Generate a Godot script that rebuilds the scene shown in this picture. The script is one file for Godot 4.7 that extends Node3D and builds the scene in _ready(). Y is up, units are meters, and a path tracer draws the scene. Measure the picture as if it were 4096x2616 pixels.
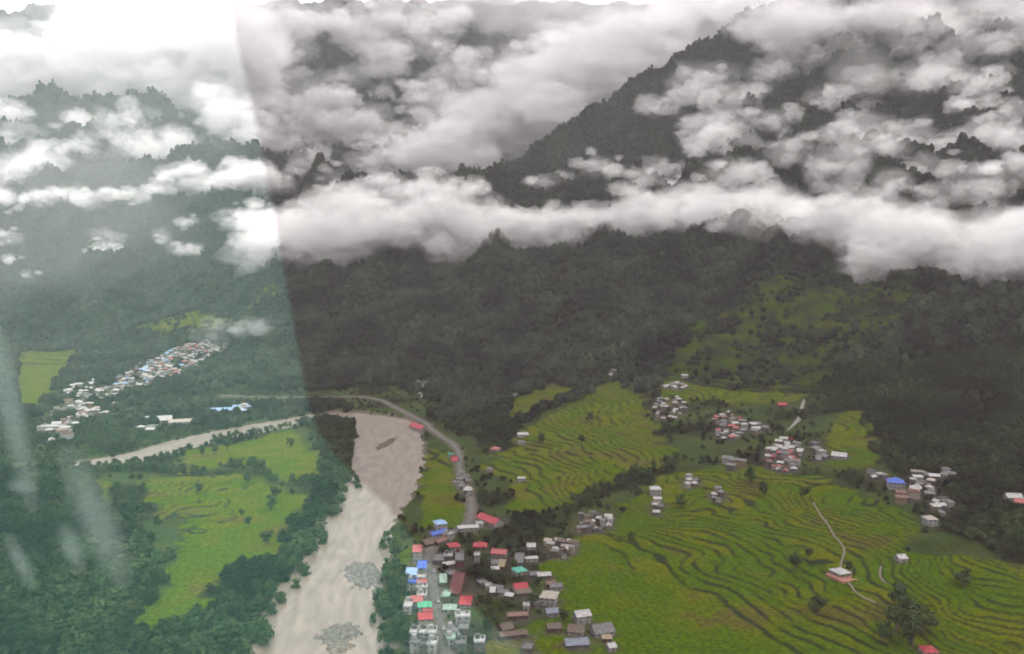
extends Node3D
# A river valley under broken cloud, seen through the two panes of an aircraft window.

const RIVER := [Vector3(-77.4, 289.1, 24.2), Vector3(-85.2, 329.6, 26.6), Vector3(-90.6, 374.6, 28.3), Vector3(-95.6, 409.6, 29.3), Vector3(-109, 485.3, 27.3), Vector3(-109.6, 559.6, 25.1), Vector3(-117.5, 626.3, 24.8), Vector3(-115.8, 739, 28.6), Vector3(-131.9, 899.8, 34.9), Vector3(-154.3, 1022.8, 34.3), Vector3(-193, 1066.4, 33), Vector3(-232.6, 1088.1, 24), Vector3(-259.5, 1063.4, 22), Vector3(-305.1, 1000.9, 22), Vector3(-338.6, 952.5, 22), Vector3(-363.8, 895.4, 21), Vector3(-382.9, 846.7, 20), Vector3(-430, 800, 19), Vector3(-520, 775, 19), Vector3(-700, 780, 19), Vector3(-1000, 800, 19)]
var PADDIES := {
	"right": [Vector2(11, 527.6), Vector2(49.2, 582.1), Vector2(86, 648.5), Vector2(129.1, 715.6), Vector2(186.3, 742.5), Vector2(239, 677.7), Vector2(272.4, 585.4), Vector2(269.9, 540.5), Vector2(241, 516), Vector2(268.5, 503.4), Vector2(284.6, 482.3), Vector2(296.6, 470), Vector2(225.7, 336.7), Vector2(-13.2, 343.6), Vector2(-7.1, 408), Vector2(-7.6, 435.9), Vector2(21.7, 441.2), Vector2(31.1, 482.3)],
	"middle": [Vector2(-7.9, 823.4), Vector2(5.1, 923.5), Vector2(97.2, 1067), Vector2(138.3, 1166.5), Vector2(144.5, 1040.4), Vector2(162.2, 1053.3), Vector2(150.3, 914.5), Vector2(146.2, 822), Vector2(151.6, 776.7), Vector2(126.8, 745.8), Vector2(91.9, 722.6), Vector2(68.3, 686.9), Vector2(42.9, 670.1), Vector2(8.4, 638.4), Vector2(-3, 665.7), Vector2(7.8, 730.3), Vector2(-16.8, 755.1), Vector2(-31.7, 792.5), Vector2(-22.5, 822.2)],
	"spur": [Vector2(-2, 985.6), Vector2(4.5, 1114.5), Vector2(55.5, 1149.1), Vector2(95.9, 1115.1), Vector2(28.9, 1024.4)],
	"upper": [Vector2(165.5, 977.5), Vector2(204.5, 1143.7), Vector2(237, 1194.5), Vector2(307.5, 1265.6), Vector2(377.3, 1313.1), Vector2(493, 1344), Vector2(562, 1244.5), Vector2(573.5, 1177), Vector2(475.3, 1083.8), Vector2(402.7, 1034.5), Vector2(358.3, 981.7), Vector2(305.4, 924.6), Vector2(258, 955.8), Vector2(217.7, 992)],
	"hillside": [Vector2(259.9, 707.5), Vector2(313.5, 833), Vector2(358.2, 893.2), Vector2(349.3, 808.6), Vector2(301.4, 695.7), Vector2(277.8, 689.3)],
	"roadside": [Vector2(-93.1, 869.1), Vector2(-64.8, 860.1), Vector2(-52.2, 780.2), Vector2(-41.7, 721.1), Vector2(-37, 638.9), Vector2(-37.2, 615.1), Vector2(-63.8, 615), Vector2(-74.4, 669), Vector2(-79.2, 748.2)],
	"bend": [Vector2(-322.2, 822.7), Vector2(-336.1, 870.2), Vector2(-296.6, 911.6), Vector2(-255.4, 984.4), Vector2(-207.4, 874.8), Vector2(-177.8, 782.2), Vector2(-193.6, 743), Vector2(-243.6, 796.7), Vector2(-267.4, 820.4), Vector2(-298.9, 762.4)],
	"west": [Vector2(-314.6, 714.5), Vector2(-292.2, 755), Vector2(-253.3, 776.6), Vector2(-198.6, 719.9), Vector2(-169.6, 693.4), Vector2(-166.9, 638.7), Vector2(-156.7, 544.8), Vector2(-175.7, 534.7), Vector2(-176.9, 470.6), Vector2(-177.7, 441.9), Vector2(-189.5, 429.7), Vector2(-207.5, 489.4), Vector2(-221.2, 553.4), Vector2(-225.8, 580.4), Vector2(-246.3, 617.7), Vector2(-280.3, 654)],
	"westgap": [Vector2(-374.9, 729.9), Vector2(-335.5, 693.9), Vector2(-314.7, 660.3), Vector2(-327.1, 661.8)],
	"farleft": [Vector2(-1059.9, 1816.2), Vector2(-934.4, 1829.2), Vector2(-829.7, 1567.6), Vector2(-691.3, 1255.7), Vector2(-636.7, 1139.7), Vector2(-660.6, 1126.5)],
	"townhill": [Vector2(-862.6, 1906.6), Vector2(-699.8, 1933.8), Vector2(-500.1, 1809.9), Vector2(-460.3, 1710.4), Vector2(-632.6, 1848.6), Vector2(-761.1, 1844.5)],
	"riverbank": [Vector2(-79, 565.9), Vector2(-65.1, 565.1), Vector2(-64.1, 525), Vector2(-72.9, 520.8)],
}
var FORESTS := {
	"lowerleft": [Vector2(-466, 655), Vector2(-382.3, 737.1), Vector2(-264.3, 594.2), Vector2(-220.4, 523.9), Vector2(-191.1, 430.8), Vector2(-173, 441.4), Vector2(-173.9, 529), Vector2(-155.5, 540.2), Vector2(-159.6, 622.5), Vector2(-163.3, 693.5), Vector2(-170.2, 756.7), Vector2(-145.5, 767.9), Vector2(-128.1, 565.9), Vector2(-133.5, 470.6), Vector2(-121.5, 397.4), Vector2(-104.7, 313.3), Vector2(-242.6, 310.7)],
	"bend": [Vector2(-250, 1057.2), Vector2(-212.7, 1043.9), Vector2(-184, 988.1), Vector2(-144.9, 781.9), Vector2(-150.7, 735.8), Vector2(-173.9, 782.1), Vector2(-200.6, 873.9)],
	"east": [Vector2(280.4, 559.3), Vector2(283.9, 508.3), Vector2(306.7, 482.4), Vector2(576.4, 884.7), Vector2(394.3, 1039.8), Vector2(332.3, 827.5), Vector2(307.7, 694.2)],
	"bazaar": [Vector2(-63.1, 607.5), Vector2(-7.5, 613), Vector2(41.6, 649.2), Vector2(66.8, 671.6), Vector2(133.3, 739.8), Vector2(150.8, 752.6), Vector2(138.5, 769.4), Vector2(47.8, 693), Vector2(5.2, 635.2), Vector2(-34.6, 655.2)],
	"bank": [Vector2(-82.9, 556.8), Vector2(-74.6, 565.3), Vector2(-72.9, 520.8), Vector2(-62.2, 482.5), Vector2(-50.6, 407), Vector2(-42.5, 343.8), Vector2(-54.5, 344.2), Vector2(-64.5, 405.9), Vector2(-75.2, 470.5)],
	"behind": [Vector2(-32.8, 564.4), Vector2(-21.3, 564.9), Vector2(-1.1, 539.4), Vector2(-3.5, 495.5), Vector2(-18.5, 489.6), Vector2(-26.1, 516.9)],
	"spurtop": [Vector2(-76.6, 985.9), Vector2(-5.9, 830.3), Vector2(5.3, 953.8), Vector2(108.3, 1098.9), Vector2(140.5, 1185.7), Vector2(-2.4, 1196.6), Vector2(-78.4, 1080.5)],
}
var ROADS := {
	"river_road": [Vector2(-419.5, 1218.7), Vector2(-409.2, 1224.6), Vector2(-345, 1215.4), Vector2(-296.3, 1216.2), Vector2(-245.8, 1208.8), Vector2(-199.7, 1188.1), Vector2(-153.6, 1113.1), Vector2(-117.8, 1043.2), Vector2(-83.1, 946.1), Vector2(-65.6, 901.6), Vector2(-54.4, 854.6), Vector2(-48.2, 780), Vector2(-38, 721.4), Vector2(-32.6, 668.7), Vector2(-31.9, 628)],
	"bazaar_street": [Vector2(-31.9, 628), Vector2(-36.8, 607.8), Vector2(-49.3, 590.8), Vector2(-55.1, 563.2), Vector2(-50.9, 525), Vector2(-45.2, 482.4), Vector2(-40.3, 451.5), Vector2(-35.9, 425.8), Vector2(-31.6, 403.9), Vector2(-26.8, 365.5)],
	"town_road": [Vector2(-579.6, 1045.8), Vector2(-606.8, 1142.9), Vector2(-617.6, 1228.3), Vector2(-637.8, 1322.3)],
}
var PATHS := {
	"hill_path": [Vector2(221, 614.8), Vector2(218.6, 596.6), Vector2(216.9, 575.6), Vector2(213.4, 552.9), Vector2(210.6, 529.1), Vector2(200.2, 507), Vector2(195.4, 496.3)],
	"farm_path": [Vector2(193, 490.1), Vector2(193.6, 478.7), Vector2(193.6, 466.6), Vector2(197, 457.7), Vector2(198.5, 453)],
	"field_path": [Vector2(220.6, 498), Vector2(213.9, 483.6), Vector2(213.9, 475.1)],
	"landslip": [Vector2(324.8, 936.7), Vector2(310.3, 904.5), Vector2(295.2, 866.1), Vector2(282.1, 844.9), Vector2(269, 824.9)],
	"slope_scar": [Vector2(-144.9, 1253.3), Vector2(-134.6, 1211.1), Vector2(-123.5, 1157.2)],
}
# houses that can be told apart: x, d, length, width, storeys, turn of the ridge, roof shape, roof, wall, label
const HOUSES := [
	[-16.3, 624.1, 27, 8, 1, -52, "gable", "red", "white", "long low building with bright red roof above the bazaar, beside the white shed"],
	[-31.7, 606.4, 17, 4, 1, 12, "shed", "white", "white", "long thin white-roofed shed across the road end, left of the long red roof"],
	[-23.9, 615.2, 6, 5, 1, 10, "flat", "white", "white", "small white block at the right end of the thin white shed"],
	[-52.3, 609.6, 9, 8, 2, 20, "hip", "sky", "white", "pale blue hip-roofed building at the top of the bazaar"],
	[-52.7, 593.5, 15, 5, 1, 42, "gable", "blue", "white", "long blue-roofed hall in front of the pale blue hip roof"],
	[-57.7, 572.2, 9, 7, 1, 40, "gable", "brown", "brown", "brown shed by the river side, just below the long blue-roofed hall"],
	[-49.5, 576.8, 13, 5, 1, 55, "gable", "rust", "grey", "long rusty roof at the head of the bazaar street"],
	[-44.2, 583.4, 7, 5, 2, 60, "flat", "white", "white", "white two-storey block at the corner beside the long rusty roof"],
	[-39.5, 564.6, 8, 7, 1, 20, "hip", "red", "white", "red hip-roofed house standing alone east of the street head"],
	[-62.2, 551.1, 6, 9, 2, 0, "gable", "pink", "white", "coral red house on the river side at the head of the street"],
	[-61.1, 537.1, 6, 4, 1, 0, "flat", "grey", "white", "grey flat annex below the coral red house"],
	[-47.2, 539.8, 8, 12, 1, 0, "flat", "grey", "grey", "grey flat-roofed yard building opposite the coral red house"],
	[-41.2, 540.2, 6, 6, 2, 5, "flat", "white", "grey", "white-edged grey block right of the grey yard building"],
	[-39.6, 529.3, 9, 3, 1, 25, "shed", "white", "grey", "narrow white lean-to in front of the white-edged grey block"],
	[-33.8, 537.6, 6, 18, 2, 3, "flat", "grey", "maroon", "tall grey-roofed block with brownish walls behind the street"],
	[-21.6, 565.3, 10, 7, 1, 0, "hip", "red", "brown", "red roof among dark trees, left of the two in a row"],
	[-8.3, 551.2, 11, 6, 1, -12, "gable", "pink", "white", "crimson roof among dark trees, right of the two in a row"],
	[-22.6, 540, 4, 5, 2, 0, "flat", "white", "white", "small white block below the left red roof among the trees"],
	[-10.7, 531.7, 6, 9, 1, 5, "flat", "grey", "grey", "grey flat house below the crimson roof"],
	[-5.6, 529.8, 4, 9, 1, -15, "gable", "tan", "brown", "tan thatched hut beside the grey flat house"],
	[-10.5, 520.8, 5, 3, 1, 5, "shed", "white", "grey", "little pale shed in front of the grey flat house"],
	[5.2, 537.5, 6, 12, 1, -10, "gable", "grey", "grey", "long grey-roofed barn at the field edge above the teal roof"],
	[4.6, 518.8, 8, 7, 1, 25, "hip", "teal", "white", "teal green roofed house at the edge of the rice field"],
	[13, 564.4, 6, 5, 1, 0, "gable", "white", "white", "lone white hut at the upper edge of the field"],
	[12.5, 539.6, 9, 2.5, 1, 8, "shed", "white", "white", "thin white shed lying along the field edge"],
	[19.5, 510.8, 9, 4, 1, 10, "gable", "white", "grey", "white-ridged shed in the field right of the teal roof"],
	[13.8, 511.8, 7, 4, 1, 10, "gable", "grey", "grey", "dull grey shed between the teal roof and the white-ridged shed"],
	[23, 496.6, 6, 4, 1, 10, "gable", "rust", "brown", "rusty roofed hut in the field corner"],
	[25.8, 492.3, 8, 4, 1, 14, "gable", "grey", "white", "grey and white hut right against the rusty hut"],
	[4.7, 490.8, 9, 7, 1, 15, "gable", "red", "white", "scarlet roofed house with white walls in the orchard by the field"],
	[6.8, 482.9, 10, 4, 1, 15, "shed", "brown", "grey", "brown lean-to in front of the scarlet roofed house"],
	[-17.9, 497.1, 6, 5, 1, 30, "flat", "grey", "grey", "topmost grey shed of the crooked row below the trees"],
	[-14, 492.2, 4, 4, 1, 0, "flat", "white", "white", "tiny bright white hut in the crooked row of sheds"],
	[-8.8, 489.6, 9, 4, 1, -20, "gable", "grey", "grey", "grey gabled shed in the middle of the crooked row"],
	[-4.7, 482.8, 7, 4, 1, -25, "gable", "grey", "white", "grey and white shed near the lower end of the crooked row"],
	[-1.5, 476.4, 5, 3, 1, -20, "shed", "white", "grey", "pale lean-to ending the crooked row of sheds"],
	[-11.3, 484.1, 3, 5, 1, 0, "shed", "white", "grey", "narrow pale hut on the left side of the crooked row"],
	[21.2, 471.9, 10, 9, 2, -15, "hip", "ivory", "white", "large ivory white house with two storeys at the field edge"],
	[21.9, 455, 7, 5, 1, 10, "gable", "slate", "white", "blue-grey roofed porch house in front of the large ivory house"],
	[14, 467.3, 4, 5, 1, 0, "flat", "grey", "grey", "small grey outhouse left of the large ivory house"],
	[8, 463.4, 4, 4, 1, 0, "flat", "white", "white", "small white cube hut left of the ivory house yard"],
	[37.5, 445.8, 9, 6, 2, 18, "gable", "white", "white", "white two-storey farmhouse standing in the open green field"],
	[33.7, 431.5, 9, 7, 1, -14, "gable", "brown", "white", "brown roofed farmhouse just below the white farmhouse"],
	[46.7, 431.7, 12, 9, 1, 18, "gable", "grey", "white", "big grey gabled barn at the right of the farm group"],
	[48.2, 421.1, 5, 3, 1, 0, "shed", "tan", "brown", "tan shed at the near corner of the big grey barn"],
	[32.3, 416.3, 13, 6, 1, 8, "gable", "slate", "grey", "long slate blue roof at the near side of the farm group"],
	[49.3, 412.2, 4, 4, 1, 20, "gable", "white", "white", "small white hut at the near right of the farm group"],
	[7.7, 410.9, 6, 7, 1, -12, "flat", "grey", "grey", "plain grey shed near the bottom edge in the field"],
	[0.6, 426.4, 16, 4, 1, 12, "gable", "brown", "grey", "long dull brown byre in the lower yard"],
	[-3.6, 434.4, 7, 6, 1, 30, "gable", "brown", "brown", "weathered brown hut behind the long dull byre"],
	[21.9, 435.3, 8, 5, 1, 10, "gable", "brown", "brown", "brown thatched hut between byre and farmhouse"],
	[3, 449.6, 12, 3, 1, 8, "shed", "rust", "brown", "long rust coloured lean-to in the lower yard"],
	[-55.8, 521.3, 6, 9, 2, -5, "gable", "blue", "white", "deep blue roofed shop house on the river side of the street"],
	[-60.9, 508.4, 7, 8, 2, -5, "gable", "sky", "white", "light blue roofed house behind the deep blue shop house"],
	[-59.2, 493.4, 6, 7, 2, 0, "flat", "blue", "white", "blue flat-topped house below the light blue roof by the river bank"],
	[-54.6, 500.3, 6, 4, 2, 0, "flat", "white", "white", "white flat roof wedged below the deep blue shop house"],
	[-53.3, 492.8, 6, 4, 2, 0, "gable", "pink", "white", "pink ridged roof between two white flat roofs on the street"],
	[-52.5, 485.2, 7, 5, 2, 0, "flat", "white", "white", "wide white flat roof just below the pink ridged roof"],
	[-51.1, 472.8, 6, 6, 2, 0, "flat", "white", "white", "square white block in the middle of the river side row"],
	[-53.3, 466.3, 7, 6, 2, 0, "gable", "pink", "white", "salmon pink roof in the middle of the river side row"],
	[-57.3, 460.8, 5, 10, 2, 0, "flat", "white", "white", "tall white house at the outer river edge of the row"],
	[-48.1, 457.8, 8, 6, 2, 8, "hip", "green", "white", "emerald green hip roof in the river side row"],
	[-45.7, 449, 6, 3, 2, 0, "flat", "pink", "white", "pale pink flat roof directly below the emerald green roof"],
	[-46.2, 441.8, 8, 6, 2, 10, "gable", "red", "white", "dark red roof at the lower part of the river side row"],
	[-46.1, 434.7, 6, 4, 1, 0, "shed", "brown", "brown", "brown lean-to below the dark red roof"],
	[-50.2, 424.7, 4, 7, 3, 0, "flat", "white", "grey", "leftmost of the three white houses in a line at the street foot"],
	[-45.6, 425.2, 4, 7, 3, 0, "flat", "white", "grey", "middle one of the three white houses in a line at the street foot"],
	[-40.9, 425, 5, 7, 3, 0, "flat", "white", "white", "rightmost of the three white houses in a line at the street foot"],
	[-47.8, 412.3, 6, 7, 2, 0, "flat", "grey", "white", "grey and white house at the bottom edge by the river trees"],
	[-43.3, 410.3, 5, 6, 2, 0, "flat", "grey", "grey", "dark grey house at the bottom edge between two white ones"],
	[-39.3, 410.7, 5, 7, 3, 0, "flat", "white", "white", "white house at the bottom edge right beside the street"],
	[-31.1, 493.8, 7, 24, 1, -9, "gable", "maroon", "brown", "long maroon roofed building with a white railing along it"],
	[-25.7, 469, 7, 9, 1, -6, "gable", "red", "white", "coral red roof at the near end of the long maroon building"],
	[-37.2, 512.4, 7, 7, 1, 30, "flat", "grey", "grey", "small grey ruin at the far end of the long maroon building"],
	[-41.4, 501, 4, 9, 1, 5, "shed", "mint", "grey", "pale green sheet roof between street and maroon building"],
	[-37.7, 478.2, 5, 8, 1, -5, "flat", "mint", "grey", "mint green flat roof among shrubs east of the street"],
	[-34.5, 459.7, 8, 6, 1, 0, "hip", "mint", "white", "mint and white roof below the shrubs east of the street"],
	[-26.4, 444.7, 9, 6, 2, 5, "flat", "white", "white", "broad white flat-roofed house east of the lower street"],
	[-25.8, 433.5, 7, 7, 1, 0, "flat", "grey", "grey", "grey flat house right below the broad white one"],
	[-30.5, 426.2, 7, 8, 2, 0, "flat", "grey", "white", "pale grey house with green stains east of the street foot"],
	[-29.5, 417.1, 8, 6, 2, 15, "flat", "mint", "white", "white-edged mint roof terrace at the street foot"],
	[-25.5, 412, 6, 7, 2, 0, "flat", "grey", "grey", "grey house right of the mint roof terrace"],
	[-16.2, 413.6, 6, 6, 2, 0, "flat", "white", "grey", "white-topped house at the bottom edge among green trees"],
	[-110.1, 997.4, 34, 12, 1, -58, "gable", "red", "white", "large red roofed hall with white gable by the river road"],
	[-55.2, 816.5, 6, 9, 1, -10, "gable", "red", "white", "small red roof beside the road above the fields"],
	[-61.1, 841.4, 6, 4, 1, 0, "flat", "teal", "white", "teal hut just above the small red roadside roof"],
	[-17, 851, 9, 8, 1, -30, "hip", "pink", "white", "lone coral pink house at the foot of the terraces"],
	[11.6, 901.6, 12, 7, 1, 8, "shed", "white", "white", "white roofed farmhouse beside the dark tree among terraces"],
	[9, 873, 8, 5, 1, 30, "gable", "grey", "white", "grey and white shed below the white farmhouse among terraces"],
	[8.3, 743.2, 7, 3, 1, 5, "shed", "white", "white", "single white shed among the lower terraces"],
	[4.3, 1112.6, 6, 5, 1, 0, "flat", "white", "white", "tiny white hut at the top of the terrace spur"],
	[-21, 780.5, 5, 3, 1, 0, "shed", "grey", "white", "tiny pale shed on the dark slope right of the road"],
	[114.4, 669, 9, 8, 2, 0, "hip", "white", "white", "bright white house on the left edge of the large terraced field"],
	[193.5, 491, 9, 8, 1, 20, "hip", "white", "ivory", "white roofed house with terracotta yard alone in the terraces"],
	[234.8, 503.4, 6, 5, 1, 10, "gable", "white", "white", "small white hut alone high in the right terraces"],
	[276.2, 552.7, 8, 7, 2, 0, "hip", "ivory", "white", "cream white house by the dark trees at the right"],
	[289.8, 633.8, 13, 10, 2, -15, "hip", "blue", "white", "house with vivid violet blue roof at the right hamlet"],
	[281.6, 722.7, 13, 9, 1, -30, "gable", "white", "white", "large white roofed barn right of the dense hamlet"],
	[293.6, 918.5, 10, 7, 1, 0, "gable", "red", "brown", "single red roof above the hamlets on the dark slope"],
	[199.9, 397.3, 7, 6, 1, 0, "hip", "red", "white", "bright red roof at the bottom right edge under dark trees"],
	[353.6, 591.1, 11, 7, 1, -10, "gable", "white", "white", "white roofed house at the far right edge among dark trees"],
	[352.4, 580.2, 9, 6, 1, -20, "gable", "pink", "white", "pinkish roof next to the white one at the far right edge"],
	[-437.1, 1043.5, 34, 16, 1, 18, "gable", "white", "white", "large white shed by the left bend of the river"],
	[-401.3, 1031.8, 38, 10, 1, 18, "gable", "ivory", "white", "long cream building between white shed and blue roof by the river"],
	[-385.6, 1113.5, 48, 10, 1, 10, "gable", "sky", "white", "long light blue roof beyond the river on the left"],
	[-363.2, 1124.1, 20, 12, 2, 10, "flat", "white", "white", "white building at the right end of the long light blue roof"],
	[-539.7, 988.3, 30, 14, 2, 0, "flat", "white", "white", "large white building at the left end of the far town"],
]
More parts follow.
